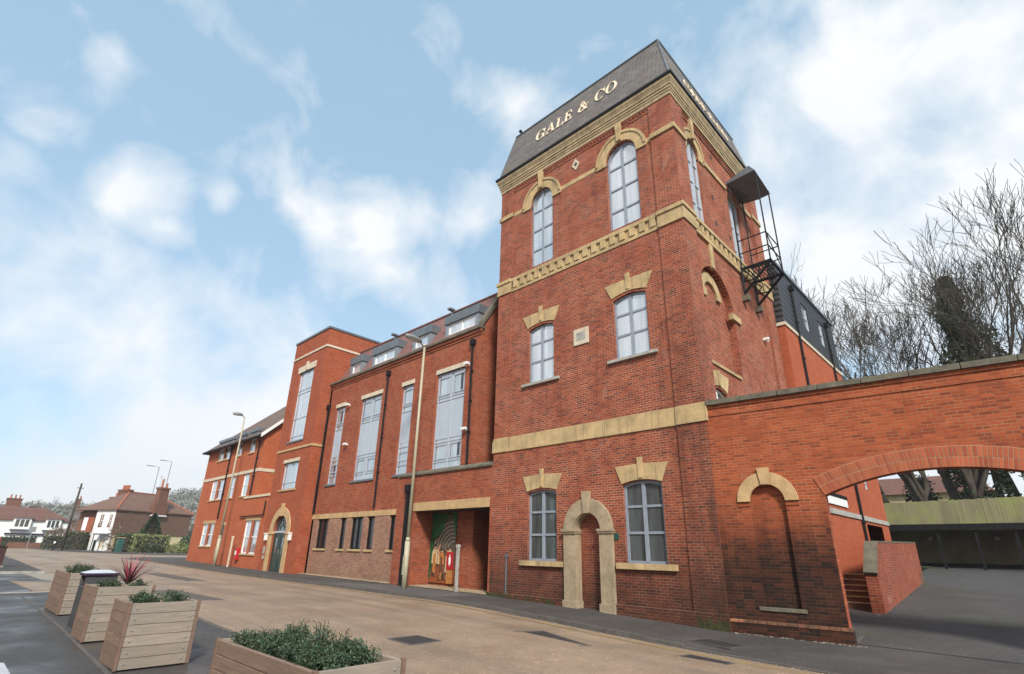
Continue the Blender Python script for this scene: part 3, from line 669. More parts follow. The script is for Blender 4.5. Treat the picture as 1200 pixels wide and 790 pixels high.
# ------------------------------------------------------------------ TOWER
def tower():
    X0, X1, Y0, Y1 = -14.62, -6.03, 14.0, 22.15
    T = thing('brick_tower', ((X0+X1)/2, 18, -.1), 'tall old red brick tower with slate mansard roof reading GALE & CO', 'tower')
    F = Mx(14.0); RC = .045
    FR = Mx(14.0+RC)
    zb, zt = -.6, 17.3
    # openings on the recessed front field
    og = [op(-12.83,-11.53,1.31,3.62,'seg',.10), op(-8.91,-7.58,1.33,3.66,'seg',.10)]
    om = [op(-12.86,-11.6,7.6,9.93,'seg',.12), op(-8.91,-7.62,7.64,9.93,'seg',.12)]
    ot = [op(-12.80,-11.6,12.66,15.76,'arch'), op(-8.88,-7.56,12.66,15.72,'arch')]
    door = op(-10.73,-9.73,-.5,2.29,'arch')
    m = MB()
    m.sheet(FR, [(-13.9,.3),(-6.93,.3),(-6.93,zt),(-13.9,zt)], og[:0]+[], .0) if False else None
    # lower zone flush-ish with pilasters (recess only 4.5 cm), upper zone recess 9 cm
    m.sheet(Mx(14.045), [(-13.85,zb),(-6.93,zb),(-6.93,5.4),(-13.85,5.4)], og+[door], .22)
    m.sheet(FR, [(-13.85,5.4),(-6.93,5.4),(-6.93,zt),(-13.85,zt)], om+ot, .2)
    # pilasters: front left, front right (wraps), side
    m.box(X0, -13.85, 14.0, 14.3, zb, zt); m.box(-6.93, X1, 14.0, 14.92, zb, zt)
    # side face (recess .09 between corner pilasters)
    S = Mp(X1-.09)
    sideo = [op(15.13,16.12,12.66,15.72,'arch'), op(18.72,19.95,12.15,15.6,'flat'), op(14.85,15.98,5.2,6.42,'seg',.12)]
    blind = op(14.93,17.57,7.32,9.68,'arch',.1,24)
    m.sheet(S, [(14.9,zb),(21.3,zb),(21.3,zt),(14.9,zt)], sideo+[blind], .24)
    # blind arch back wall
    m.sheet(Mp(X1-.09-.24), blind)
    m.box(X1-.3, X1, 21.25, Y1, zb, zt)
    # remaining faces
    m.add([(X0,14.2,zb),(X0,Y1,zb),(X0,Y1,zt),(X0,14.2,zt)], [(0,1,2,3)]); m.add([(X0,Y1,zb),(X1,Y1,zb),(X1,Y1,zt),(X0,Y1,zt)], [(0,1,2,3)])
    wall = m.build('wall', 'b_tower', T)
    # infilled doorway brick
    m = MB(); m.prism(Mx(14.25), op(-10.74,-9.72,-.5,2.29,'arch'), 0, .05); m.build('blocked_doorway', 'b_tower', T)
    # plinth
    m = MB(); m.box(X0-.05, -11.2, 13.94, 14.2, zb, .22); m.box(-9.33, X1+.05, 13.94, 14.2, zb, .22); m.box(-6.4, X1+.05, 13.99, 14.6, zb, .22)
    each(m, 'plinth', 'b_tower', T, bev=.01)
    m = MB(); R = random.Random(5)
    for (xa, xb, k) in ((-14.67,-13.9,90),(-13.9,-11.3,60),(-6.8,-6.0,150)):
        for i in range(k):
            x = R.uniform(xa, xb); z = G(x)+abs(R.gauss(0,.13)); s = R.uniform(.015,.05)
            if z > .215: continue
            y = 13.935
            m.add([(x-s,y,z-s),(x+s,y-.004,z-s*.6),(x+s*.7,y-.012,z+s*.8),(x-s*.8,y-.006,z+s)], [(0,1,2,3)])
    m.build('moss', 'moss', T)['kind'] = 'stuff'
    # horizontal stone band, wraps the corner
    def wrap(z0, z1, pr, pil=.06, name='band', mat='stone_y', bev=.01, both=True):
        m = MB()
        m.box(-13.85, -6.93, 14.0+pil-pr, 14.2, z0, z1)
        m.box(X0-pr, -13.85+.0, 14.0-pr, 14.2, z0, z1)
        m.box(-6.93, X1+pr, 14.0-pr, 14.92, z0, z1)
        m.box(X1-.2, X1-pil+pr, 14.92, 21.25, z0, z1); m.box(X1-.2, X1+pr, 21.25, Y1+pr, z0, z1)
        each(m, name, mat, T, bev=bev)
    wrap(5.13, 5.56, .045, .05, 'stone_band'); wrap(5.56, 5.68, .025, .05, 'stone_band')
    wrap(11.90, 12.06, .05, name='dentil_band'); wrap(12.38, 12.53, .09, name='dentil_band')
    m = MB(); 
    n = 17; w = (-6.93+13.85)/n
    m.box(-13.85, -6.93, 14.035, 14.2, 12.06, 12.38)
    for i in range(n): m.box(-13.85+w*(i+.22), -13.85+w*(i+.78), 13.975, 14.1, 12.06, 12.38)
    m.box(X0-.03, -13.85, 13.955, 14.1, 12.06, 12.38); m.box(-6.93, X1+.045, 13.955, 14.92, 12.06, 12.38)
    m.box(X1-.2, X1-.07, 14.92, 21.25, 12.06, 12.38); m.box(X1-.2, X1+.045, 21.25, Y1+.03, 12.06, 12.38)
    n = 16; w = (21.25-14.92)/n
    for i in range(n): m.box(X1-.1, X1-.0, 14.92+w*(i+.22), 14.92+w*(i+.78), 12.06, 12.38)
    m.build('dentils', 'stone_y', T, bev=.006)
    # upper string interrupted by hood moulds
    m = MB()
    for a, b in ((-13.85,-13.3),(-11.15,-9.38),(-7.13,-6.93)): m.box(a, b, 14.03, 14.2, 15.70, 15.90)
    m.box(X0-.06, -13.85, 13.94, 14.2, 15.70, 15.90); m.box(-6.93, X1+.06, 13.94, 14.92, 15.70, 15.90)
    for a, b in ((14.92,15.02),(16.35,18.60),(20.1,21.25)): m.box(X1-.2, X1-.03, a, b, 15.70, 15.90)
    m.box(X1-.2, X1+.06, 21.25, Y1+.05, 15.70, 15.90)
    each(m, 'string_course', 'stone_y', T, bev=.01)
    for M, c, r, R_, kt in ((FR,-12.20,.60,1.06,17.26),(FR,-8.22,.66,1.10,17.26),(S,15.62,.50,.92,17.2)):
        zc = 15.76
        m = MB(); m.prism(M, ringp(c, zc, r, R_-.09, 0, pi, 24), -.05, .1); m.prism(M, ringp(c, zc, R_-.1, R_, 0, pi, 24), -.085, .1)
        m.bm(M, c-R_, c-r, zc-.14, zc, -.05, .1); m.bm(M, c+r, c+R_, zc-.14, zc, -.05, .1)
        h = m.build('hood_mould', 'stone_y', T)
        k = MB(); k.prism(M, [(c-.13,kt),(c+.13,kt),(c+.085,zc+r+.02),(c-.085,zc+r+.02)], -.13, .1); k.build('keystone', 'stone_y', h, bev=.008)
    # corbelled brick under the cornice
    m = MB()
    for (a, b) in ((-13.85,-6.93),):
        m.box(a, b, 14.02, 14.2, 17.02, 17.1); m.box(a, b, 13.995, 14.2, 17.18, 17.26)
        n = 46; w = (b-a)/n
        for i in range(n): m.box(a+w*i, a+w*(i+.5), 14.005, 14.2, 17.1, 17.18)
    m.box(X1-.2, X1-.05, 14.92, 21.25, 17.02, 17.1); m.box(X1-.2, X1-.02, 14.92, 21.25, 17.18, 17.26)
    n = 42; w = (21.25-14.92)/n
    for i in range(n): m.box(X1-.2, X1-.03, 14.92+w*i, 14.92+w*(i+.5), 17.1, 17.18)
    each(m, 'corbel_course', 'b_tower', T)
    # cornice: stepped profile swept round the square
    prof = [(-.02,17.26),(.03,17.26),(.03,17.40),(.055,17.42),(.055,17.50),(.085,17.52),(.085,17.60),(.12,17.64),(.12,17.70),(.16,17.80),(.19,17.86),(.19,17.98),(.0,17.98)]
    m = MB(); rings = []
    for o_, z in prof: rings.append([(X0-o_,14-o_,z),(X1+o_,14-o_,z),(X1+o_,Y1+o_,z),(X0-o_,Y1+o_,z)])
    vs = [p for r in rings for p in r]; fs = []
    for i in range(len(prof)-1):
        for k in range(4): fs.append((i*4+k, i*4+(k+1) % 4, (i+1)*4+(k+1) % 4, (i+1)*4+k))
    m.add(vs, fs); m.build('cornice', 'stone_c', T)
    m = MB()
    for (a, b, c, d) in ((X0-.24,X1+.24,13.76,13.84),(X1+.16,X1+.24,13.84,Y1+.24),(X0-.24,X0-.16,13.84,Y1+.24),(X0-.16,X1+.16,Y1+.16,Y1+.24)): m.box(a, b, c, d, 17.985, 18.10)
    m.build('gutter', 'black', T, bev=.01)
    # mansard
    A = .13; Bi = -.43; zA, zB = 18.02, 20.70
    m = MB(); q = [(X0-A,14-A),(X1+A,14-A),(X1+A,Y1+A),(X0-A,Y1+A)]; t = [(X0-Bi,14-Bi),(X1+Bi,14-Bi),(X1+Bi,Y1+Bi),(X0-Bi,Y1+Bi)]
    nz_ = 16
    vs = []
    for i in range(nz_+1):
        f = i/nz_
        for k in range(4): vs.append((q[k][0]+(t[k][0]-q[k][0])*f, q[k][1]+(t[k][1]-q[k][1])*f, zA+(zB-zA)*f))
    m.add(vs, [(i*4+k, i*4+(k+1) % 4, (i+1)*4+(k+1) % 4, (i+1)*4+k) for i in range(nz_) for k in range(4)])
    b = nz_*4; m.add([(x,y,zB) for x,y in t], [(0,1,2,3)])
    rf = m.build('roof', 'slate', T)
    m = MB()
    for k in range(4):
        a, b_ = t[k], t[(k+1) % 4]; m.tube([(a[0],a[1],zB+.03),(b_[0],b_[1],zB+.03)], .05, 6)
        m.tube([(q[k][0],q[k][1],zA),(t[k][0],t[k][1],zB)], .035, 6)
    m.build('lead_ridge', 'lead', rf)
    m = MB(); m.tube([(-13.95,14.5,20.7),(-13.95,14.5,21.0)], .03, 6); m.box(-14.02,-13.9,14.42,14.55,20.95,21.05); each(m, 'roof_vent', 'black', rf)
    # lettering, cream serif capitals fixed to the slates
    SL = (A-Bi)/(zB-zA)
    def letters(place, ax, side):
        e = [0]
        m = MB()
        def P(poly, k=0):
            e[0] += 1
            m.prism(side, [(place(x), 19.26+y*.64) for x, y in poly], -.035-.0007*(e[0] % 9), .02)
        return m, P
    def glyph(P, ch, x0, w):
        q = lambda pts: P([(x0+w*a, b) for a, b in pts])
        def arc(cx, cy, rx, ry, tk, a0, a1, n=18, thin=.25):
            o = []; i_ = []
            for k in range(n+1):
                a = a0+(a1-a0)*k/n; t = tk*(thin+(1-thin)*abs(cos(a)))
                o.append((cx+rx*cos(a), cy+ry*sin(a))); i_.append((cx+(rx-t)*cos(a), cy+(ry-t*.8)*sin(a)))
            q(o+i_[::-1])
        if ch == 'G':
            arc(.5,.5,.5,.52,.19, radians(48), radians(318)); q([(.74,.02),(.9,.06),(.9,.42),(.74,.42)]); q([(.58,.40),(1.02,.40),(1.02,.46),(.58,.46)]); q([(.82,.66),(.90,.66),(.90,.98),(.80,.86)])
        if ch == 'C':
            arc(.5,.5,.5,.52,.19, radians(46), radians(316)); q([(.84,.64),(.92,.64),(.92,1.0),(.82,.88)])
        if ch == 'O': arc(.5,.5,.5,.52,.19, 0, 2*pi, 30)
        if ch == 'A':
            q([(.06,.03),(.13,.03),(.50,.90),(.46,1.02)]); q([(.44,1.02),(.56,1.02),(.92,.03),(.72,.03)]); q([(.24,.32),(.72,.32),(.72,.39),(.26,.39)])
            q([(-.04,0),(.26,0),(.26,.05),(-.04,.05)]); q([(.60,0),(1.04,0),(1.04,.05),(.60,.05)])
        if ch == 'L':
            q([(.14,0),(.36,0),(.36,1),(.14,1)]); q([(0,0),(.9,0),(.98,.30),(.90,.30),(.78,.06),(0,.06)]); q([(0,.94),(.5,.94),(.5,1),(0,1)])
        if ch == 'E':
            q([(.14,0),(.36,0),(.36,1),(.14,1)]); q([(0,0),(.92,0),(1.0,.28),(.92,.28),(.80,.06),(0,.06)]); q([(0,.94),(.78,.94),(.86,.74),(.94,.74),(.90,1),(0,1)])
            q([(.36,.48),(.66,.48),(.66,.54),(.36,.54)]); q([(.64,.36),(.71,.36),(.71,.66),(.64,.66)])
        if ch == '&':
            arc(.42,.76,.22,.25,.13, 0, 2*pi, 20, .5); arc(.38,.28,.37,.30,.19, radians(75), radians(330), 20, .5)
            q([(.22,.72),(.38,.72),(.98,.04),(.74,.04)]); q([(.66,.14),(.72,.10),(.92,.50),(.84,.50)]); q([(.72,.50),(1.04,.50),(1.04,.56),(.72,.56)]); q([(.70,0),(1.04,0),(1.04,.05),(.74,.05)])
    FRT = lambda u, v, w: (u, 14-A+(v-zA)*SL+w, v)
    SRT = lambda u, v, w: (X1+A-(v-zA)*SL-w, u, v)
    for nm, M, off, sc_ in (('lettering', FRT, 0, 1), ('lettering', SRT, 28.62, .98)):
        e = 0
        m, P = letters((lambda x: x) if M is FRT else (lambda x: 15.95+(x+12.68)*.95), 0, M)
        for ch, x0, w in (('G',-12.66,.56),('A',-12.04,.52),('L',-11.45,.42),('E',-10.98,.40),('&',-10.22,.52),('C',-9.34,.50),('O',-8.80,.54)): glyph(P, ch, x0, w)
        m.build('lettering', 'gold', rf)
    # windows
    for u0, u1 in ((-12.83,-11.53),(-8.91,-7.58)):
        window(T, Mx(14.045), u0, u1, 1.31 if u0 < -10 else 1.33, 3.62 if u0 < -10 else 3.66, 'seg', .10, 2, (.36,.68), .075, .07, .09, 'frame', 'g_dark', (.30,.16,.10), 'stone_y')
        c = (u0+u1)/2
        lintel(T, Mx(14.045), c-.90, c+.92, c-.68, c+.68, 4.12, 3.58, .10, (c, 4.34, 3.72, .075))
    for i, (u0, u1) in enumerate(((-12.86,-11.6),(-8.91,-7.62))):
        window(T, FR, u0, u1, 7.6+.04*i, 9.93, 'seg', .12, 2, (.37,.70), .075, .07, .09, 'frame', 'g_white', (.28,.10,.10), 'stone_g')
        c = (u0+u1)/2
        lintel(T, FR, c-.95, c+.95, c-.68, c+.68, 10.46, 9.90, .12, (c, 10.70, 10.08, .075))
    for u0, u1, vc in ((-12.80,-11.6,15.76),(-8.88,-7.56,15.72)):
        window(T, FR, u0, u1, 12.66, vc, 'arch', .1, 2, (.22,.48,.74), .085, .07, .10, 'frame', 'g_white')
    window(T, S, 15.13, 16.12, 12.66, 15.72, 'arch', .1, 2, (.22,.48,.74), .085, .06, .08, 'frame_l', 'g_light')
    window(T, S, 18.72, 19.95, 12.15, 15.6, 'flat', 0, 2, (.3,.62), .08, .07, .12, 'frame_l', 'g_light')['label'] = 'tall glazed door onto the balcony'
    window(T, S, 14.85, 15.98, 5.2, 6.42, 'seg', .12, 2, (.55,), .06, .05, .1, 'white', 'g_dark')
    lintel(T, S, 14.62, 16.22, 14.85, 15.98, 6.92, 6.36, .13, (15.42, 7.0, 6.5, .08))
    m = MB(); m.bm(S, 14.95, 17.4, 7.17, 7.27, -.05, .1); m.build('stone_ledge', 'stone_y', T)
    # inner blind arch and imposts
    m = MB(); m.prism(S, ringp(16.12, 9.95, .52, .86, radians(2), radians(178), 24), .15, .26); m.build('blind_arch_ring', 'stone_y', T)
    m = MB(); m.bm(S, 14.925, 15.3, 9.55, 9.85, -.05, .16); m.bm(S, 17.3, 18.05, 9.42, 9.66, -.07, .1); each(m, 'impost', 'stone_y', T, bev=.01)
    m = MB(); m.prism(S, [(15.98,11.92),(16.28,11.92),(16.24,10.95),(16.04,10.95)], -.06, .1); m.build('keystone', 'stone_y', T, bev=.01)
    camera_unit(T, X1+.0, 20.6, 9.6)
    # door surround
    D = Mx(14.045); m = MB()
    m.prism(D, ringp(-10.23, 2.29, .50, .93, 0, pi, 26), -.11, .22); m.prism(D, ringp(-10.23, 2.29, .46, .54, 0, pi, 26), -.06, .24)
    for a, b in ((-11.16,-10.69),(-9.77,-9.30)):
        m.bm(D, a, b, .12, 2.16, -.11, .24)
        m.bm(D, a-.03, b+.03, 2.16, 2.22, -.15, .2); m.bm(D, a-.05, b+.05, 2.22, 2.29, -.18, .2)
        m.bm(D, a-.04, b+.04, -.5, .20, -.15, .26)
    ds = m.build('door_surround', 'stone_door', T, bev=.01)
    k = MB(); k.prism(D, [(-10.37,3.44),(-10.09,3.44),(-10.14,2.76),(-10.32,2.76)], -.17, .2); k.build('keystone', 'stone_door', ds, bev=.01)
    m = MB(); m.bm(D, -10.7, -9.76, -.2, -.03, 0, .3); m.build('doorstep', 'stone_b', T)
    # date plaque, diamond, small signs
    m = MB(); m.bm(FR, -10.63, -9.97, 8.57, 9.19, -.04, .02); pq = m.build('date_plaque', 'stone_cream', T, bev=.01)
    m = MB(); m.bm(FR, -10.50, -10.10, 8.72, 9.06, -.043, -.039); 
    for i, (a, b) in enumerate(((-10.42,-10.28),(-10.36,-10.16),(-10.46,-10.2))): m.bm(FR, a, b, 8.80+i*.085, 8.83+i*.085, -.052, -.044)
    m.build('carved_panel', 'stone_g', pq)
    m = MB(); m.prism(FR, [(-10.53,16.58),(-10.33,16.30),(-10.13,16.58),(-10.33,16.86)], -.03, .02, [[(-10.42,16.58),(-10.33,16.46),(-10.24,16.58),(-10.33,16.70)]]); dm = m.build('diamond_ornament', 'stone_cream', T)
    m = MB(); m.prism(FR, [(-10.41,16.58),(-10.33,16.47),(-10.25,16.58),(-10.33,16.69)], -.01, .01); m.build('diamond_centre', 'iron', dm)
    m = MB(); m.bm(D, -9.27, -9.12, 1.98, 2.16, -.03, 0); m.build('wall_sign', 'teal', T)
    m = MB(); m.tube([(-13.78,13.99,-.02),(-13.78,13.99,1.45)], .03, 8); m.box(-13.83,-13.73,13.96,14.05,1.4,1.5); m.build('standpipe', 'lead', T)
    # relieving vents
    m = MB()
    for y, z in ((17.0,14.4),(17.0,13.2),(17.4,16.6),(18.3,13.2)): m.bm(S, y, y+.16, z, z+.22, -.004, .05)
    each(m, 'air_brick', 'inter', T)
    # balcony / hoist platform
    yA, yB, xo, zp = 18.75, 20.2, -4.89, 12.08
    bal = MB()
    bal.box(X1-.09, xo, yA, yA+.07, zp-.1, zp); bal.box(X1-.09, xo, yB-.07, yB, zp-.1, zp); bal.box(xo-.07, xo, yA, yB, zp-.1, zp)
    for i in range(1, 9): bal.box(X1-.05+i*.12, X1-.02+i*.12, yA, yB, zp-.05, zp-.01)
    B = bal.build('balcony', 'black', T)
    m = MB()
    for y in (yA+.03, yB-.03):
        m.tube([(X1, y, zp-1.1), (xo-.05, y, zp-.08)], .055, 8)
        m.tube([(X1, y, zp-.05), (X1+.25, y, zp-.33), (X1+.05, y, zp-.6), (X1+.42, y, zp-.62)], .03, 6); m.tube([(X1+.7,y,zp-.08),(X1+.62,y,zp-.5)], .03, 6)
        m.tube([(X1+.02, y, zp-1.2), (X1+.02, y, zp)], .045, 6)
    each(m, 'bracket', 'black', B)
    m = MB()
    for x, y in ((xo-.03,yA+.03),(xo-.03,yB-.03),(X1+.03,yA+.03),(X1+.03,yB-.03)): m.tube([(x,y,zp),(x,y,15.98)], .028, 6)
    for z in (zp+.62, zp+1.2):
        m.tube([(X1,yA+.03,z),(xo-.03,yA+.03,z)], .024, 6); m.tube([(X1,yB-.03,z),(xo-.03,yB-.03,z)], .024, 6); m.tube([(xo-.03,yA,z),(xo-.03,yB,z)], .024, 6)
    m.tube([(xo-.03,yA,zp+1.2),(xo-.03,yB,zp+.1)], .02, 6)
    m.build('railing', 'black', B)
    m = MB(); m.add([(X1-.05,yA-.12,16.02),(xo-.0,yA-.12,16.10),(xo+.0,yB+.12,15.90),(-5.36,yB+.12,15.86),(X1-.05,yB+.12,15.95),
                     (X1-.05,yA-.12,16.10),(xo-.2,yA-.12,16.42),(xo-.2,yB+.12,16.3),(-5.4,yB+.12,16.3),(X1-.05,yB+.12,16.1)],
                    [(0,1,3,4),(1,2,3),(5,6,7,8,9),(0,1,6,5),(1,2,7,6),(4,3,8,9),(3,2,7,8)])
    m.build('canopy', 'lead', B)
    m = MB()
    for y in (yA+.03, yB-.1): m.box(X1-.1, X1+.16, y-.1, y+.1, zp-1.42, zp-1.2)
    each(m, 'bracket_stone', 'stone_moss', B)
tower()

# ------------------------------------------------------------------ ARCH WALL
def archwall():
    T = thing('archway_wall', (-3, 14.4, -.2), 'long orange brick boundary wall with wide carriage arch and blind niche', 'wall')
    cx, cz, R_ = 4.82, -2.03, 5.5; ha = math.asin(2.26/5.5)
    pts = [(cx+R_*sin(ha-2*ha*i/30), cz+R_*cos(ha-2*ha*i/30)) for i in range(31)]
    outer = [(0.0,-.6),(2.56,-.6)]+pts[::-1]+[(7.08,-.6),(16,-.6),(16,5.55),(0.0,5.55)]
    niche = op(.86,1.68,.46,2.9,'arch')
    m = MB(); m.sheet(Ma, outer, [niche], .11)
    m.sheet(lambda u, v, w: Ma(u, v, w+.11), niche)
    # back and reveals
    m.sheet(lambda u, v, w: Ma(u, v, w+.36), outer)
    k = len(outer)
    m.add([Ma(a, b, 0) for a, b in outer]+[Ma(a, b, .36) for a, b in outer], [(i, (i+1) % k, k+(i+1) % k, k+i) for i in range(k)])
    m.build('wall', 'b_arch', T)
    m = MB(); m.bm(Ma, 0.05, 2.56, .8, 5.2, 0, 0) if False else None
    # projecting top courses
    m = MB(); m.bm(Ma, .0, 16, 5.24, 5.30, -.025, .1); m.bm(Ma, 0, 16, 5.46, 5.55, -.03, .1); each(m, 'string_course', 'b_arch', T)
    m = MB(); 
    n = 17
    for i in range(n): m.bm(Ma, .02+i*.94, .02+i*.94+.93, 5.552, 5.69, -.10, .46)
    m.build('coping', 'stone_moss', T, bev=.015)
    # brick arch ring: two rings of separate voussoirs over a mortar backing
    m = MB()
    for r0, r1 in ((R_, R_+.21), (R_+.228, R_+.44)):
        nn = 62; h2 = ha+.0
        for i in range(nn):
            a0 = -h2+2*h2*(i+.10)/nn; a1 = -h2+2*h2*(i+.90)/nn
            m.prism(Ma, [(cx+r*sin(a), cz+r*cos(a)) for r, a in ((r0,a0),(r1,a0),(r1,a1),(r0,a1))], -.02, .12)
    ar = m.build('arch_ring', 'vouss', T)
    m = MB(); m.prism(Ma, [(cx+R_*sin(-ha+2*ha*i/30), cz+R_*cos(-ha+2*ha*i/30)) for i in range(31)]+[(cx+(R_+.45)*sin(ha-2*ha*i/30), cz+(R_+.45)*cos(ha-2*ha*i/30)) for i in range(31)], -.012, .1); m.build('mortar', 'mortar', ar)
    # jamb edge bricks
    # niche hood
    m = MB(); m.prism(Ma, ringp(1.27, 2.9, .41, .72, 0, pi, 24), -.05, .05); h = m.build('niche_hood', 'stone_b', T, bev=.01)
    k = MB(); k.prism(Ma, [(1.12,3.72),(1.42,3.72),(1.36,3.3),(1.18,3.3)], -.09, .04); k.build('keystone', 'stone_b', h, bev=.01)
    m = MB(); m.bm(Ma, .55, .86, 2.78, 2.84, -.02, .05); m.bm(Ma, 1.68, 1.98, 2.78, 2.84, -.02, .05); each(m, 'niche_impost', 'b_arch', T)
    m = MB(); m.bm(Ma, .74, 1.78, .37, .46, -.03, .1); m.build('niche_sill', 'stone_moss', T, bev=.01)
    # plinth
    m = MB(); m.bm(Ma, 0.0, 2.62, -.6, .08, -.06, .3); each(m, 'plinth', 'b_arch', T)
    m = MB()
    for i in range(12): m.bm(Ma, .02+i*.217, .225+i*.217, .08, .145, -.075, .3)
    m.build('plinth_capping', 'capping', T, bev=.01)
    m = MB()   # orange brick facing along the jamb
    for i in range(38): m.bm(Ma, 2.555, 2.568, .15+i*.075, .215+i*.075, .0, .355)
    m.build('jamb_bricks', 'vouss', T)
    m = MB(); m.bm(Ma, 7.05, 7.14, -.5, .08, -.05, .3); each(m, 'plinth', 'b_arch', T)
archwall()

# ------------------------------------------------------------------ HALL RANGE
def hall():
    T = thing('brick_hall', (-23, 16, .1), 'long red brick range with tall grey windows, zinc dormers and pink brick base', 'building')
    F = Mx(14.4); X0, X1 = -29.75, -16.1
    wins = [(-28.72,-27.66,9.40),(-25.88,-23.82,9.43),(-21.95,-20.96,9.40),(-19.10,-17.05,9.42)]
    holes = [op(a, b, 4.93, t) for a, b, t in wins]
    m = MB(); m.sheet(F, [(X0,3.2),(X1,3.2),(X1,11.0),(X0,11.0)], holes, .16)
    m.add([(X1,14.4,3.2),(X1,24,3.2),(X1,24,11.0),(X1,14.4,11.0)], [(0,1,2,3)])
    m.add([(X1,14.4,11.0),(X1,24,11.0),(X1,24,13.2),(X1,16.0,13.5)], [(0,1,2,3)])
    m.box(X0, X0+.2, 14.4, 24, 0, 11)
    m.box(-16.1, -14.62, 17.6, 18, 0, 14.9)
    m.box(-20.86, X1, 14.6, 15, 3.2, 4.9)
    # corbel courses under the eaves
    m.box(X0, X1+.03, 14.36, 14.45, 10.72, 10.78); m.box(X0, X1+.05, 14.33, 14.45, 10.86, 11.0)
    m.build('wall', 'b_hall', T)
    # pink base with slit windows
    slits = [(-29.02,-27.78),(-26.52,-25.9),(-25.40,-24.28),(-23.86,-23.22),(-21.93,-21.0)]
    m = MB(); m.sheet(F, [(X0,-.3),(-20.85,-.3),(-20.85,3.08),(X0,3.08)], [op(a, b, 1.55, 3.075) for a, b in slits], .16); m.build('base_wall', 'b_pink', T)
    for a, b in slits:
        g = MB(); g.bm(F, a, b, 1.55, 3.07, .14, .17); p = g.build('window', 'g_black', T)
        g = MB(); 
        g.bm(F, a+.02, a+.10, 1.55, 3.07, .09, .135); g.bm(F, b-.08, b-.0, 1.55, 3.07, .09, .135); g.bm(F, a+.1, b-.08, 1.55, 1.62, .09, .135); g.bm(F, a+.1, b-.08, 2.99, 3.07, .09, .135)
        if b-a > .9: g.bm(F, (a+b)/2-.04, (a+b)/2+.04, 1.62, 2.99, .09, .135)
        g.build('frame', 'black', p)
        s = MB(); s.bm(F, a-.06, b+.06, 1.45, 1.549, -.06, .15); s.build('sill', 'stone_y', p, bev=.01)
    m = MB(); 
    n = 8; w = (8.9)/n
    for i in range(n): m.bm(F, X0+i*w+.004, X0+(i+1)*w-.004, 3.085, 3.34, -.02, .3)
    each(m, 'stone_band', 'stone_b', T, bev=.006)
    # tall windows
    for i, (a, b, t) in enumerate(wins):
        c = 2 if b-a > 1.5 else 1
        f = window(T, F, a, b, 4.93, t, 'flat', 0, c, (.075,.27,.305,.70,.735) if c == 2 else (.15,.30,.70,.79), .07, .05, .10, 'frame_l', 'g_light', (.10,.10,.06), 'lead', panels=[(.305,.70)] if c == 2 else [(.34,.70)])
        # inner casement lines
        m = MB()
        for k in range(c):
            ua = a+(b-a)*k/c+.1; ub = a+(b-a)*(k+1)/c-.1
            for v0, v1 in ((.08,.26),(.74,.97)):
                za, zb2 = 4.93+(t-4.93)*v0+.08, 4.93+(t-4.93)*v1-.06
                m.prism(F, op(ua, ub, za, zb2), .085, .1, [op(ua+.05, ub-.05, za+.05, zb2-.05)])
        each(m, 'casement', 'frame_l', f)
        if i in (0, 3):
            m = MB(); u = b-.42 if i == 3 else a+.45
            for za, zb2 in ((5.35,6.0),(8.35,9.2)) : m.bm(F, u, u+.16, za, zb2, .128, .134)
            each(m, 'curtain_gap', 'g_black', f)
        m = MB(); m.bm(F, a-.06, b+.06, t+.0, t+.22, -.02, .16); m.build('lintel', 'stone_cream' if i else 'stone_cream', f, bev=.006)
    # lower projecting bay to the right with entrance recess
    L = Mx(14.0)
    m = MB(); m.sheet(L, [(-20.85,-.3),(-19.43,-.3),(-19.43,3.14),(-14.72,3.14),(-14.72,-.3),(-14.62,-.3),(-14.62,4.68),(-20.85,4.68)])
    m.add([(-20.85,14.0,-.3),(-20.85,14.42,-.3),(-20.85,14.42,4.68),(-20.85,14.0,4.68)], [(0,1,2,3)])
    m.add([(-19.43,14.0,-.3),(-19.43,15.0,-.3),(-19.43,15.0,3.14),(-19.43,14.0,3.14)], [(0,1,2,3)])
    m.sheet(Mx(15.0), [(-19.43,-.3),(-16.72,-.3),(-16.72,3.14),(-19.43,3.14)])
    m.add([(-16.72,15.0,-.3),(-16.72,19,-.3),(-16.72,19,3.14),(-16.72,15.0,3.14)], [(0,1,2,3)])
    m.add([(-14.72,14.0,-.3),(-14.72,14.5,-.3),(-14.72,14.5,3.14),(-14.72,14.0,3.14)], [(0,1,2,3)])
    m.sheet(Mx(18.2), [(-16.72,-.3),(-14.6,-.3),(-14.6,3.14),(-16.72,3.14)])
    m.build('entrance_bay', 'b_hall', T)
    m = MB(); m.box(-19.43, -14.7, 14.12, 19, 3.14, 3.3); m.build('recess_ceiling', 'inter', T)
    m = MB(); m.bm(L, -19.55, -17.95, 3.15, 3.50, -.03, .12); m.bm(L, -17.944, -16.35, 3.15, 3.50, -.03, .12); m.bm(L, -16.344, -14.73, 3.15, 3.50, -.03, .12); m.build('lintel', 'stone_b', T, bev=.006)
    m = MB(); m.prism(lambda u, v, w: (w, 13.93+u, v), [(0,4.68),(0,4.75),(.46,4.95),(.46,4.68)], -20.9, -14.63); m.build('coping', 'stone_moss', T)
    # mural panel in the recess: painted scene with curtain, arches, figures
    P = Mx(14.99); m = MB(); m.bm(P, -19.40, -17.72, .30, 3.10, -.03, 0)
    mu = m.build('mural', 'mural_bg', T)
    def shape(poly, mat, k): q = MB(); q.prism(P, poly, -.031-.0006*k, -.030); q.build('painted_shape', mat, mu)
    shape([(-19.38,2.9),(-17.73,3.05),(-17.73,.9),(-18.6,.9),(-19.2,1.6)], 'mural_wall', 1)
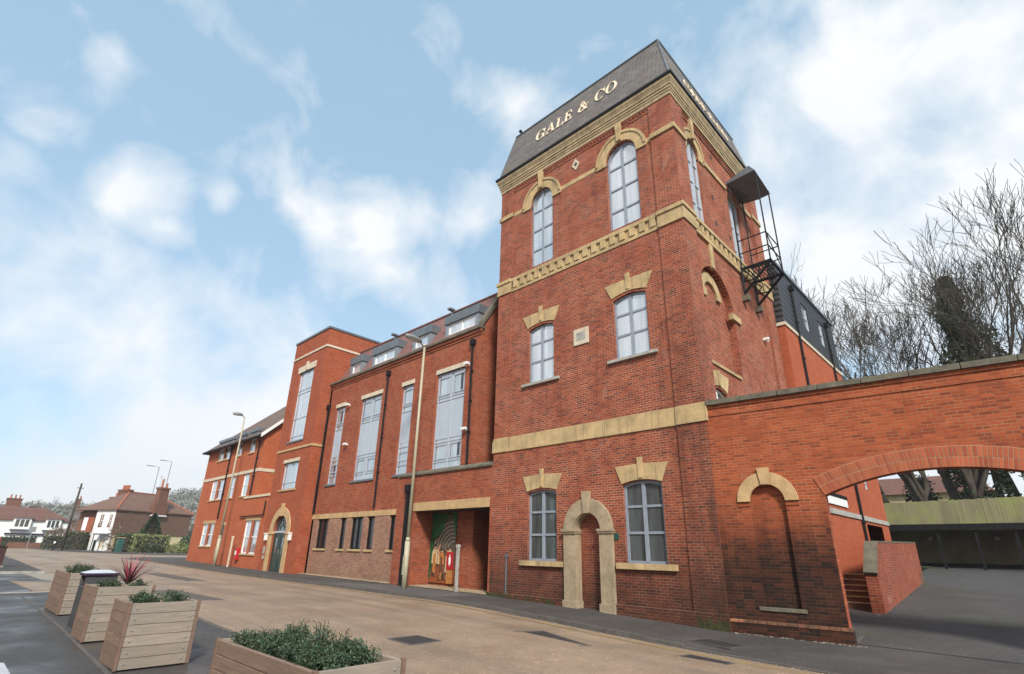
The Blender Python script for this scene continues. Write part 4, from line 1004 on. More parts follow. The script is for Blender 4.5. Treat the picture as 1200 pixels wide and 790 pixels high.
    for i in range(7):
        r = 1.30-.155*i; c = -18.02+.025*i; q = MB(); q.prism(P, ringp(c, 1.60, r-.06, r, math.acos(min(.95, (-17.74-c)/r)), radians(172), 18), -.0315-.0005*i, -.030); q.build('painted_arch', 'mural_arch', mu)
    shape([(-19.4,.30),(-17.72,.30),(-17.72,1.0),(-18.3,1.25),(-19.4,1.1)], 'mural_floor', 8)
    R = random.Random(3)
    for i in range(7):
        u = -19.38+i*.17; shape([(u,3.10),(u+.19,3.10),(u+.02-.02*i,2.45-.03*i),(-19.3,1.9+.02*i),(-19.36,1.85)] if i < 6 else [(u,3.1),(u+.1,3.1),(u-.2,2.6)], 'mural_green' if i % 2 else 'mural_green2', 9+i)
    shape([(-19.40,2.2),(-19.18,2.0),(-19.22,1.0),(-19.30,.45),(-19.40,.45)], 'mural_green2', 17)
    shape([(-18.05,3.10),(-17.72,3.10),(-17.72,2.0),(-17.80,2.3),(-17.92,2.8)], 'mural_green', 18)
    R = random.Random(31); k = 19
    def figure(u, z, h, robe, apron, lean=0.0, arm=0):
        # small painted standing figure: head, hair, torso, apron, legs
        nonlocal k
        w = h*.15
        shape([(u-w*.7,z),(u-w*.15,z),(u-w*.1,z+h*.48),(u-w*.8,z+h*.48)], 'mural_dark', k); k += 1
        shape([(u+w*.1,z),(u+w*.65,z),(u+w*.75,z+h*.48),(u+w*.05,z+h*.48)], 'mural_brown', k); k += 1
        shape([(u-w*.95,z+h*.40),(u+w*.9,z+h*.40),(u+w*1.0+lean,z+h*.78),(u+w*.45+lean,z+h*.86),(u-w*.45+lean,z+h*.86),(u-w*1.0+lean,z+h*.76)], robe, k); k += 1
        shape([(u-w*.55,z+h*.12),(u+w*.55,z+h*.10),(u+w*.45+lean,z+h*.70),(u-w*.45+lean,z+h*.72)], apron, k); k += 1
        if arm: shape([(u+w*.7*arm+lean,z+h*.80),(u+w*.9*arm+lean,z+h*.70),(u+w*1.9*arm+lean,z+h*.98),(u+w*1.6*arm+lean,z+h*1.03)], 'mural_skin', k); k += 1
        shape(ringp(u+lean, z+h*.93, 0.001, w*.46, 0, 2*pi, 10)[:10], 'mural_skin', k); k += 1
        shape([(u-w*.46+lean,z+h*.93),(u+w*.46+lean,z+h*.95),(u+w*.3+lean,z+h*1.02),(u-w*.3+lean,z+h*1.02)], 'mural_dark', k); k += 1
    figure(-18.78,.95,.75,'mural_brown','mural_cream'); figure(-18.30,1.0,.7,'mural_dark','mural_orange'); figure(-18.05,.98,.72,'mural_cream','mural_brown')
    figure(-19.05,.55,1.25,'mural_cream','mural_orange',.02,1); figure(-18.55,.62,1.0,'mural_orange','mural_brown',-.03,-1); figure(-18.22,.60,1.05,'mural_brown','mural_cream',.02)
    for i in range(7):
        u = -18.75+i*.13; shape([(u,.42+.02*(i % 3)),(u+.11,.42+.02*(i % 3)),(u+.10,.66+.05*(i % 2)),(u+.01,.66+.05*(i % 2))], ('mural_brown','mural_orange','mural_dark')[i % 3], k); k += 1
    # red and yellow notices with pipe post
    m = MB(); m.bm(P, -18.17, -17.74, .84, 1.52, -.10, -.09); n1 = m.build('red_notice', 'red', T)
    m = MB(); m.bm(P, -18.03, -17.90, 1.05, 1.32, -.104, -.1005); m.prism(P, [(-17.99,.98),(-17.94,.98),(-17.94,1.42),(-17.99,1.42)], -.107, -.105); m.build('notice_symbol', 'white', n1)
    m = MB(); m.bm(P, -18.17, -17.78, .30, .83, -.085, -.075); m.build('ochre_notice', 'mural_orange', T)
    # dormers
    for (a, b, ww) in ((-28.55,-27.2,1),(-26.05,-23.55,2),(-22.08,-20.52,1),(-19.30,-16.85,2)):
        y = 14.85
        m = MB(); m.box(a, a+.22, y, 16.3, 11.2, 12.2); m.box(b-.22, b, y, 16.3, 11.2, 12.2); m.box(a+.22, b-.22, y+.02, 15.1, 11.2, 11.6)
        d = m.build('dormer', 'lead_l', T)
        m = MB(); m.box(a-.06, b+.06, y-.06, 16.6, 12.2, 12.66); m.build('dormer_roof', 'lead', d, bev=.02)
        m = MB(); M = Mx(y); m.prism(M, op(a+.22, b-.22, 11.6, 12.195), .05, .11, [op(a+.30, b-.30, 11.67, 12.13)])
        if ww == 2: m.bm(M, (a+b)/2-.04, (a+b)/2+.04, 11.62, 12.18, .045, .105)
        m.build('frame', 'white', d)
        m = MB(); m.bm(M, a+.25, b-.25, 11.62, 12.18, .085, .095); m.build('pane', 'g_white', d)
    # mansard roof, sloping gutter, verge
    m = MB(); m.add([(X0,14.55,11.02),(X1,14.55,11.02),(X1,16.0,13.55),(X0,16.0,13.62),(X0,24,13.6),(X1,24,13.6)], [(0,1,2,3),(3,2,5,4)]); rf = m.build('roof', 'tile_red', T)
    m = MB(); m.tube([(X0,16.0,13.67),(X1,16.0,13.60)], .07, 8); m.build('ridge', 'tile_red', rf)
    m = MB()
    for x in (-25.3,-20.0): m.tube([(x,15.75,13.1),(x,15.75,13.6)], .06, 6); m.box(x-.12, x+.12, 15.5, 15.85, 13.58, 13.68)
    each(m, 'roof_vent', 'lead', rf)
    m = MB(); m.box(X0-.0, X1+.08, 14.25, 14.55, 11.0, 11.12); m.build('gutter', 'stone_moss', T, bev=.01)
    m = MB(); m.add([(X1-.18,14.4,11.1),(X1+.10,14.4,11.1),(X1+.10,16.05,13.75),(X1-.18,16.05,13.75),(X1-.18,14.4,11.35),(X1+.10,14.4,11.35),(X1+.10,15.95,14.0),(X1-.18,15.95,14.0)], [(0,1,2,3),(4,5,6,7),(0,1,5,4),(1,2,6,5),(2,3,7,6),(3,0,4,7)]); m.build('verge_coping', 'stone_moss', T)
    for x, zt, zb in ((-23.3,10.4,3.45),(-16.55,10.4,4.95),(-29.6,9.6,3.4)): pipe(T, [(x,14.32,zt),(x,14.32,zb)], .05)
    p = MB(); p.box(-20.02,-19.88,13.86,13.995,.02,4.1); p.box(-20.09,-19.80,13.8,13.995,4.0,4.3); p.build('downpipe', 'black', T)
    camera_unit(T, -27.15, 14.4, 9.32); camera_unit(T, -16.8, 14.4, 9.42); camera_unit(T, -16.75, 14.4, 6.45); camera_unit(T, -26.85, 14.4, 7.0)
for nm, c in (('mural_bg',(.03,.03,.02)),('mural_wall',(.11,.09,.06)),('mural_arch',(.30,.27,.21)),('mural_floor',(.26,.07,.025)),('mural_green',(.018,.13,.04)),('mural_green2',(.012,.09,.03)),('mural_orange',(.42,.17,.045)),('mural_skin',(.50,.27,.15)),('mural_cream',(.55,.42,.25)),('mural_brown',(.14,.06,.03)),('mural_dark',(.02,.02,.025))):
    MT[nm] = plain(nm, c, .6, .3, 9)
hall()

# ------------------------------------------------------------------ STAIR BLOCK
def stair():
    T = thing('brick_stair_block', (-32, 15.5, .2), 'square orange brick stair tower with arched green door and tall window', 'building')
    X0, X1, Y0, Y1 = -34.45, -29.75, 13.7, 17.6; F = Mx(Y0)
    holes = [op(-33.15,-31.1,7.78,12.40), op(-33.18,-31.1,4.84,6.46), op(-33.08,-31.25,.15,2.43,'arch')]
    m = MB(); m.sheet(F, [(X0,-.3),(X1,-.3),(X1,14.72),(X0,14.72)], holes, .2)
    for M in (Mp(X1), Mm(X0)): m.sheet(M, [(Y0,-.3),(Y1,-.3),(Y1,14.72),(Y0,14.72)])
    m.sheet(Mx(Y1), [(X0,-.3),(X1,-.3),(X1,14.72),(X0,14.72)])
    m.build('wall', 'b_stair', T)
    m = MB(); m.box(X0-.06, X1+.06, Y0-.06, Y1+.06, 14.722, 14.86); m.build('coping', 'lead', T, bev=.01)
    for z0, z1, mt in ((13.48,13.62,'stone_cream'),(7.20,7.34,'stone_b')):
        m = MB(); m.box(X0-.04, X1+.04, Y0-.05, Y0, z0, z1); m.box(X1, X1+.05, Y0, Y1, z0, z1); m.box(X0-.05, X0, Y0, Y1, z0, z1); each(m, 'string_course', mt, T, bev=.01)
    window(T, F, -33.15, -31.1, 7.78, 12.40, 'flat', 0, 2, (.07,.32,.68,.73), .07, .05, .10, 'frame_l', 'g_white', (.1,.10,.05), 'lead')
    window(T, F, -33.18, -31.1, 4.84, 6.46, 'flat', 0, 2, (.25,), .07, .05, .10, 'frame_l', 'g_white', (.15,.10,.06), 'stone_b')
    m = MB(); m.bm(F, -33.24, -31.04, 6.46, 6.66, -.02, .2); m.build('lintel', 'stone_cream', T)
    m = MB(); m.bm(F, -33.4, -30.9, 12.40, 12.82, -.02, .2); l = m.build('lintel', 'stone_cream', T)
    m = MB(); m.prism(F, [(-32.3,13.0),(-31.95,13.0),(-32.02,12.45),(-32.23,12.45)], -.06, .1); m.build('keystone', 'stone_cream', l)
    # arched doorway
    c = -32.165; m = MB(); m.prism(F, ringp(c, 2.43, .92, 1.38, 0, pi, 26), -.05, .22)
    for a, b in ((c-1.36,c-.92),(c+.92,c+1.36)): m.bm(F, a, b, .0, 2.28, -.05, .22); m.bm(F, a-.06, b+.06, 2.28, 2.43, -.09, .22)
    ds = m.build('door_surround', 'stone_b', T, bev=.01)
    m = MB(); m.prism(F, [(c-.16,4.02),(c+.16,4.02),(c+.1,3.3),(c-.1,3.3)], -.1, .2); m.build('keystone', 'stone_b', ds)
    m = MB(); m.bm(F, c-.92, c+.92, .15, 2.36, .12, .17)
    d = m.build('door', 'door_g', T)
    m = MB()
    for a, b in ((c-.82,c-.06),(c+.06,c+.82)):
        m.prism(F, op(a, b, .3, .95), .10, .12, [op(a+.07, b-.07, .37, .88)]); m.prism(F, op(a, b, 1.05, 2.25), .10, .12, [op(a+.07, b-.07, 1.12, 2.18)])
    m.build('moulding', 'door_g', d)
    m = MB(); m.bm(F, c-.55, c-.35, 1.2, 2.1, .11, .119); m.bm(F, c+.3, c+.5, 1.2, 2.1, .11, .119); m.build('glazing', 'g_dark', d)
    m = MB(); m.bm(F, c+.09, c+.13, 1.15, 1.45, .07, .12); m.build('handle', 'steel', d)
    m = MB(); m.bm(F, c-.92, c+.92, 2.36, 2.46, .06, .2); m.build('transom', 'frame_l', d)
    m = MB(); m.prism(F, op(c-.92, c+.92, 2.44, 2.46, 'arch'), .15, .17); fl = m.build('fanlight', 'g_dark', d)
    m = MB()
    for k in range(1, 6): a = pi*k/6; m.prism(F, [(c+.25*cos(a)-.015*sin(a), 2.5+.25*sin(a)+.015*cos(a)),(c+.88*cos(a)-.015*sin(a),2.5+.88*sin(a)+.015*cos(a)),(c+.88*cos(a)+.015*sin(a),2.5+.88*sin(a)-.015*cos(a)),(c+.25*cos(a)+.015*sin(a),2.5+.25*sin(a)-.015*cos(a))], .12, .148)
    m.prism(F, ringp(c, 2.5, .25, .29, 0, pi, 12), .12, .147); m.prism(F, ringp(c, 2.5, .56, .60, 0, pi, 16), .12, .146); m.build('glazing_bars', 'door_g', fl)
    for u in (c-1.62, c+1.62):
        m = MB(); m.box(u-.07, u+.07, Y0-.16, Y0, 1.95, 2.3); m.box(u-.1, u+.1, Y0-.2, Y0, 2.3, 2.36); m.build('wall_lantern', 'white', T)
    m = MB(); m.box(c-1.85, c-1.62, Y0-.03, Y0, 1.2, 1.6); m.box(c-1.82, c-1.6, Y0-.03, Y0, .9, 1.1); each(m, 'door_sign', 'stone_g', T)
stair()

# ------------------------------------------------------------------ END BLOCK
def endblock():
    T = thing('brick_end_building', (-42, 16, .3), 'bright orange brick building with white sash windows at the far corner', 'building')
    X0, XR_, X1, Y0 = -48.2, -37.0, -34.45, 13.7; F = Mx(Y0)
    gh = [op(-45.95,-43.45,1.55,3.12), op(-42.0,-41.35,1.55,2.95), op(-37.6,-35.3,1.14,3.16)]
    mh = [op(-45.95,-43.3,4.82,6.28), op(-42.2,-41.1,4.82,6.3), op(-39.55,-38.5,4.80,6.3)]
    th = [op(-45.85,-43.35,7.82,8.78), op(-41.85,-41.0,7.82,8.78), op(-39.5,-38.55,7.8,8.78)]
    m = MB(); m.sheet(F, [(X0,-.1),(X1,-.1),(X1,4.6),(XR_,4.6),(XR_,8.8),(X0,8.8)], gh+mh+th, .12)
    m.add([(XR_,Y0,4.6),(XR_,23.5,4.6),(XR_,23.5,8.8),(XR_,18.6,13.7),(XR_,Y0,8.8)], [(0,1,2,3,4)])
    m.add([(X0,Y0,-.1),(X0,23.5,-.1),(X0,23.5,8.8),(X0,Y0,8.8)], [(0,1,2,3)])
    m.add([(X0,23.5,-.1),(X1,23.5,-.1),(X1,23.5,8.8),(X0,23.5,8.8)], [(0,1,2,3)])
    m.add([(XR_,Y0,4.6),(X1,Y0,4.6),(X1,23.5,4.6),(XR_,23.5,4.6)], [(0,1,2,3)])
    m.build('wall', 'b_end', T)
    m = MB(); m.box(X0-.03, XR_+.03, Y0-.04, Y0, 6.34, 6.55); m.box(XR_, XR_+.04, Y0, 23, 6.34, 6.55); each(m, 'string_course', 'stone_cream', T)
    m = MB(); m.box(-38.7, X1, Y0-.06, Y0, 4.6, 4.74); m.box(XR_, X1, Y0, 14.0, 4.602, 4.74); m.build('coping', 'stone_cream', T)
    def sash(a, b, z0, z1, n, gm='g_white', wm='white'):
        for k in range(n):
            ww = (b-a)/n; u0 = a+ww*k+(.05 if k else 0); u1 = a+ww*(k+1)-(.05 if k < n-1 else 0)
            window(T, F, u0, u1, z0, z1, 'flat', 0, 1, (.5,), .09, .07, .05, 'white', gm, (.1,.09,.06) , 'stone_b')
    def mull(a, b, z0, z1):
        m = MB(); m.bm(F, (a+b)/2-.14, (a+b)/2+.14, z0, z1, .0, .13); m.build('pier', 'b_end', T)
    sash(-45.95,-43.45,1.55,3.12,2); mull(-45.95,-43.45,1.55,3.12)
    m = MB(); m.bm(F, -42.0, -41.35, 1.55, 2.95, .08, .1); m.build('window', 'g_black', T)
    sash(-37.6,-35.3,1.14,3.16,2); mull(-37.6,-35.3,1.14,3.16)
    sash(-45.95,-43.3,4.82,6.28,2); mull(-45.95,-43.3,4.82,6.28)
    sash(-42.2,-41.1,4.82,6.3,1); sash(-39.55,-38.5,4.80,6.3,1)
    sash(-45.85,-43.35,7.82,8.78,2); mull(-45.85,-43.35,7.82,8.78); sash(-41.85,-41.0,7.82,8.78,1); sash(-39.5,-38.55,7.8,8.78,1)
    m = MB(); m.bm(F, -46.05, -43.35, 3.12, 3.32, -.02, .1); m.bm(F, -42.1, -41.2, 2.95, 3.15, -.02, .1); m.bm(F, -37.7, -35.2, 3.16, 3.34, -.02, .1); m.build('lintel', 'stone_b', T)
    # roof
    m = MB(); e = .35
    rx0 = -43.2
    V = [(X0-e,Y0-e,8.75),(XR_+.25,Y0-e,8.75),(XR_+.25,18.6,13.9),(rx0,18.6,13.9),(X0-e,23.85,8.75),(XR_+.25,23.85,8.75)]
    m.add(V, [(0,1,2,3),(3,2,5,4),(0,3,4)]); m.add([(p[0],p[1],p[2]-.14) for p in V], [(0,1,2,3),(3,2,5,4),(0,3,4)])
    m.add([V[0],V[1],(V[1][0],V[1][1],8.6),(V[0][0],V[0][1],8.6)], [(0,1,2,3)]); rf = m.build('roof', 'tile_end', T)
    m = MB(); m.box(X0-e-.05, XR_+.2, Y0-e-.1, Y0-e+.02, 8.62, 8.74); m.build('gutter', 'black', rf)
    m = MB(); x = XR_+.25
    m.add([(x,Y0-e-.05,8.55),(x,18.6,13.70),(x,18.6,13.95),(x,Y0-e-.05,8.82),(x+.05,Y0-e-.05,8.55),(x+.05,18.6,13.70),(x+.05,18.6,13.95),(x+.05,Y0-e-.05,8.82)], [(0,1,2,3),(4,5,6,7),(0,1,5,4),(3,2,6,7),(0,3,7,4)])
    m.add([(x,23.9,8.55),(x,18.6,13.70),(x,18.6,13.95),(x,23.9,8.82)], [(0,1,2,3)]); m.build('bargeboard', 'white', rf)
    for a, b in ((-46.1,-43.1),(-42.1,-40.8),(-39.8,-38.3)):
        m = MB(); m.box(a, a+.2, Y0-.02, 15.6, 8.6, 9.25); m.box(b-.2, b, Y0-.02, 15.6, 8.6, 9.25); m.box(a+.2, b-.2, Y0+.0, 15.6, 8.98, 9.25); d = m.build('dormer', 'lead_l', T)
        m = MB(); m.box(a-.08, b+.08, Y0-.10, 15.4, 9.25, 9.48); m.build('dormer_roof', 'lead', d, bev=.02)
        m = MB(); m.bm(F, a+.22, b-.22, 8.86, 8.97, .03, .06); m.build('pane', 'g_white', d)
    pipe(T, [(-42.9,Y0-.09,8.6),(-42.9,Y0-.09,3.4)], .05); pipe(T, [(-37.6,Y0-.09,8.5),(-37.6,Y0-.09,4.8)], .05, hopper=False)
    pipe(T, [(-34.75,Y0-.09,4.3),(-34.75,Y0-.09,3.45),(-38.6,Y0-.09,3.42)], .04, hopper=False)
endblock()

# ------------------------------------------------------------------ REAR EXTENSION
def extension():
    T = thing('clad_rear_wing', (-9, 27, .5), 'modern rear wing with black weatherboard top floor over orange brick', 'building')
    X1 = -5.76; Y0, Y1 = 22.35, 31.4; S = Mp(X1)
    wz = [op(25.6,26.6,11.75,13.1), op(28.3,29.2,11.75,13.1)]
    m = MB(); m.sheet(S, [(Y0,10.95),(Y1,10.95),(Y1,13.75),(Y0,13.75)], wz, .2); m.sheet(Mx(Y0), [(-9,10.95),(X1,10.95),(X1,13.75),(-9,13.75)]); m.sheet(Mx(Y1), [(-14,10.95),(X1,10.95),(X1,13.75),(-14,13.75)])
    m.add([(X1,Y0,13.75),(X1,Y1,13.75),(-14,Y1,13.75),(-14,Y0,13.75)], [(0,1,2,3)])
    m.build('cladding', 'clad', T)
    m = MB(); m.box(-14, X1+.08, Y0-.06, Y1+.06, 13.752, 13.88); m.build('parapet_capping', 'lead', T)
    m = MB(); m.box(-9, X1+.05, Y0-.05, Y1+.05, 10.8, 10.95); each(m, 'string_course', 'stone_cream', T)
    wb = [op(26.3,27.3,7.2,8.6)]
    m = MB(); m.sheet(S, [(Y0,0),(Y1,0),(Y1,10.8),(Y0,10.8)], wb, .12); m.sheet(Mx(Y0), [(-9,0),(X1,0),(X1,10.8),(-9,10.8)]); m.sheet(Mx(Y1), [(-14,0),(X1,0),(X1,10.8),(-14,10.8)])
    # lower wing beside the car park
    XL = -5.0; SL_ = Mp(XL)
    m.sheet(SL_, [(19.2,0),(26.1,0),(26.1,2.9),(29.0,2.9),(29.0,0),(30.5,0),(30.5,6.2),(19.2,6.2)], [op(20.4,23.3,3.35,3.75), op(27.3,28.0,4.4,5.0)], .12)
    m.add([(XL,19.2,6.2),(XL,30.5,6.2),(-6.1,30.5,6.2),(-6.1,19.2,6.2)], [(0,1,2,3)])
    m.add([(XL,30.5,0),(-10,30.5,0),(-10,30.5,6.2),(XL,30.5,6.2)], [(0,1,2,3)]); m.add([(XL,19.2,0),(-6.2,19.2,0),(-6.2,19.2,6.2),(XL,19.2,6.2)], [(0,1,2,3)])
    m.build('wall', 'b_ext', T)
    m = MB(); m.box(XL, XL+.05, 19.2, 30.5, 3.02, 3.2); each(m, 'string_course', 'stone_g', T)
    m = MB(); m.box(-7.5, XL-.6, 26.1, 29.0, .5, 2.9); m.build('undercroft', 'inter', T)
    for M, (a, b, c, d) in ((S,(25.6,26.6,11.75,13.1)),(S,(28.3,29.2,11.75,13.1)),(S,(26.3,27.3,7.2,8.6)),(SL_,(27.3,28.0,4.4,5.0))):
        window(T, M, a, b, c, d, 'flat', 0, 1, (.5,), .08, .05, .06, 'frame_l', 'g_light')
    m = MB(); m.bm(SL_, 20.4, 23.3, 3.35, 3.62, -.05, .1); m.build('canopy', 'white', T)
    m = MB(); m.bm(SL_, 20.35, 23.35, 3.62, 3.75, -.06, .1); m.build('canopy_flashing', 'black', T)
    pipe(T, [(X1+.07,24.1,13.2),(X1+.07,24.1,6.3)], .05); pipe(T, [(X1+.07,29.7,13.2),(X1+.07,29.7,6.3)], .05)
    pipe(T, [(XL+.07,25.2,4.6),(XL+.07,25.2,1.2)], .05)
extension()
def ramp():
    T = thing('ramp_wall', (-4, 24, .3), 'sloping orange brick parapet wall beside the car park steps', 'wall')
    z0 = CP(-4, 19.4)
    m = MB(); M = lambda u, v, w: (-3.72-(u-19.4)*.035-w, u, v)
    m.prism(M, [(19.4,-.2),(30.3,.2),(30.3,2.26),(20.4,2.06),(19.4,1.18)], 0, .32); m.build('wall', 'b_ramp', T)
    m = MB(); m.prism(M, [(19.36,1.14),(20.4,2.06),(20.4,2.11),(19.32,1.20)], -.02, .34); m.prism(M, [(20.4,2.06),(30.3,2.26),(30.3,2.31),(20.4,2.11)], -.015, .335); m.build('coping', 'stone_moss', T)
    S = thing('brick_steps', (-4.6, 20.5, .2), 'flight of brick steps with pale nosings behind the archway', 'steps')
    n = 6; m = MB(); q = MB()
    for i in range(n):
        zt = .17+.155*(i+1); y = 19.9+i*.27
        m.box(-5.0, -4.06, y, 22.5, zt-.158, zt-.03); q.box(-5.0, -4.055, y-.025, y+.25, zt-.028, zt)
    m.box(-5.0, -4.06, 19.9, 22.5, -.3, .17)
    m.box(-5.0, -4.06, 21.2, 30, .6, 1.08)
    m.build('riser', 'b_far', S); q.build('tread', 'stone_y', S)
ramp()
def backfence():
    T = thing('timber_fence', (-1, 41, 1.3), 'tall green-stained timber board fence above the carport roof', 'fence')
    R = random.Random(9)
    m = MB(); x = -6.7
    while x < 8: 
        m.box(x, x+.146, 40.6+R.uniform(-.01,.01), 40.64, 1.3, 4.86+R.uniform(-.02,.02)+.012*(x+6)); x += .149
    x = -9.6
    while x < -6.75: m.box(x, x+.17, 41.4, 41.44, 1.3, 4.72); x += .178
    m.build('boards', 'fence', T)
    m = MB(); m.box(-6.7, 8, 40.645, 40.66, 1.3, 4.7); m.build('backing', 'inter', T)
    m = MB(); x = -6.7
    while x < 8: m.box(x, x+.146, 40.575, 40.598, 1.3, 3.2); x += .149
    m.build('lower_boards', 'fence_low', T)
    C_ = thing('carport', (-1, 39.5, 1.3), 'long low black carport roof on posts along the fence', 'carport')
    m = MB(); m.box(-7.2, 8, 38.6, 40.5, 3.25, 3.42); m.box(-7.2, 8, 38.5, 38.62, 3.12, 3.46); m.build('roof', 'black', C_)
    for x in (-7.0,-4.15,-2.5,-.9,.8,2.5,4.2): m = MB(); m.box(x, x+.12, 38.6, 38.72, 1.1, 3.2); m.build('post', 'black', C_)
    m = MB(); m.box(-7, 8, 40.4, 40.52, 1.2, 1.4); m.build('base_rail', 'black', C_)
    for x in (-4.72,-1.75,1.2):
        m = MB(); m.lathe((x, 40.5, 2.62), [(.02,0),(.12,.02),(.14,.12),(.12,.22),(.02,.26)], 12); m.build('bulkhead_lamp', 'lampgrey', C_, smooth=True)
backfence()

# ------------------------------------------------------------------ street lamps
def lamp(x, y, h, label, arm, wide=False):
    z = G(x); T = thing('street_lamp', (x, y, z), label, 'street lamp', 'street lamps on the far pavement')
    m = MB(); m.tube([(x,y,z-.1),(x,y,z+1.75)], .105, 14); m.tube([(x,y,z+1.75),(x,y,z+1.9)], [.105,.07], 14); m.tube([(x,y,z+1.9),(x,y,z+h)], [.07,.048], 12)
    m.tube([(x,y,z+h),(x+arm[0]*.3,y+arm[1]*.3,z+h+.12),(x+arm[0]*.6,y+arm[1]*.6,z+h+.16)], .035, 8)
    m.build('pole', 'pole', T, smooth=True)
    m = MB(); d = Vector((arm[0], arm[1], 0)); L_ = d.length; d.normalize(); n = Vector((-d.y, d.x, 0))
    c = Vector((x, y, z+h+.16))+Vector((arm[0], arm[1], 0))*.85
    R1, R2 = L_*.62, .19
    ring = lambda s, dz: [tuple(c+d*R1*s*cos(a)+n*R2*s*sin(a)+Vector((0,0,dz))) for a in [2*pi*k/16 for k in range(16)]]
    vs = ring(.75,-.06)+ring(1,0)+ring(.9,.09)+ring(.45,.15)
    m.add(vs, [(i*16+k, i*16+(k+1) % 16, (i+1)*16+(k+1) % 16, (i+1)*16+k) for i in range(3) for k in range(16)]+[tuple(48+k for k in range(16))])
    hd = m.build('lamp_head', 'lampgrey', T, smooth=True)
    m = MB(); m.add(ring(.78,-.062), [tuple(range(16))]); m.build('lens', 'lampglass', hd)
    m = MB(); m.box(x-.07, x+.07, y-.112, y-.098, z+.5, z+1.2); m.build('access_door', 'pole', T)
lamp(-18.5, 13.1, 10.15, 'tall cream street lamp in front of the hall beside the entrance recess', (.15,-.85))
lamp(-39.7, 13.0, 9.95, 'cream street lamp in front of the orange end building', (-.1,-.55))
def farlamp(x, y, h, lab):
    z = G(x); T = thing('street_lamp', (x, y, z), lab, 'street lamp', 'distant street lamps')
    m = MB(); m.tube([(x,y,z),(x,y,z+h)], .07, 6); m.tube([(x,y,z+h),(x-.4,y-1.0,z+h+.12)], .05, 6); m.build('pole', 'lampgrey', T)
    m = MB(); m.box(x-.75, x-.3, y-2.1, y-.9, z+h+.08, z+h+.2); m.build('lamp_head', 'lampgrey', T)
farlamp(-126, 27.2, 15.6, 'leftmost faint grey street lamp far behind the tile-hung house'); farlamp(-128, 29.6, 17.2, 'taller faint street lamp just right of the other behind the chimney')

# small posts
def post(x, y, h, lab, mat='stone_g', r=.06, cap=None):
    z = G(x); T = thing('marker_post', (x, y, z), lab, 'post')
    m = MB(); m.box(x-r, x+r, y-r*.7, y+r*.7, z-.1, z+h); m.build('post', mat, T, bev=.01)
    m = MB(); m.box(x-r*1.3, x+r*1.3, y-r, y+r, z+h, z+h+.12); m.build('cap', cap or mat, T, bev=.01)
post(-16.32, 13.92, 1.55, 'pale square post standing by the mural recess', 'stone_g')
post(-38.2, 13.3, 1.75, 'leaning white marker post by the end building', 'stone_cream', .06)
T_ = thing('fire_point', (-37.75, 13.62, 1.0), 'red box on the wall beside the white marker post', 'box')
m = MB(); m.box(-37.95, -37.65, 13.5, 13.69, .75, 1.5); m.build('body', 'red', T_, bev=.02)
m = MB(); m.box(-37.9, -37.7, 13.485, 13.5, 1.05, 1.3); m.build('label_plate', 'white', T_)

# covers in the ground
def cover(pts, lab, mat='iron', dz=.006, base=0):
    m = MB(); z = lambda u: G(u)+base
    cx_ = sum(p[0] for p in pts)/4; cy_ = sum(p[1] for p in pts)/4; T = thing('access_cover', (cx_, cy_, z(cx_)), lab, 'access cover')
    sc = lambda k: [(cx_+(a-cx_)*k, cy_+(b-cy_)*k) for a, b in pts]
    m.prism(lambda u, v, w: (u, v, z(u)+w), pts, dz, -.02, [sc(.90)]); m.build('frame', 'concrete' if mat == 'iron' else mat, T)
    m = MB(); q = sc(.885)
    L2 = lambda a, b, t: (a[0]+(b[0]-a[0])*t, a[1]+(b[1]-a[1])*t)
    for i in range(2):
        p = [L2(q[0], q[1], i*.5+.006), L2(q[0], q[1], i*.5+.494), L2(q[3], q[2], i*.5+.494), L2(q[3], q[2], i*.5+.006)]
        m.prism(lambda u, v, w: (u, v, z(u)+w), p, dz-.001, -.02)
    each(m, 'lid', mat, T); return T
RZ = -.072
cover([(-9.95,6.75),(-9.2,6.8),(-9.2,7.55),(-9.95,7.5)], 'dark square access cover in the middle of the tan road', base=-.068)
cover([(-9.3,9.7),(-7.6,9.2),(-7.2,9.9),(-9.0,10.4)], 'long dark access cover in the road opposite the blocked doorway', base=-.082)
cover([(-5.75,10.3),(-4.7,10.15),(-4.6,10.8),(-5.6,10.95)], 'dark drain cover at the dropped kerb', base=-.088)
cover([(-6.15,12.0),(-5.1,11.75),(-4.95,12.35),(-6.0,12.6)], 'dark rectangular cover in the pavement by the tower corner')
cover([(-1.62,11.45),(-.72,11.6),(-.86,12.3),(-1.7,12.2)], 'large dark cover in the pavement before the archway')
cover([(-16.6,12.6),(-15.6,12.5),(-15.55,12.95),(-16.5,13.05)], 'pale concrete cover in the pavement near the mural', 'slab')
cover([(-15.4,3.9),(-14.3,3.9),(-14.3,4.2),(-15.4,4.2)], 'small iron cover beside the near kerb behind the planters', base=.0)

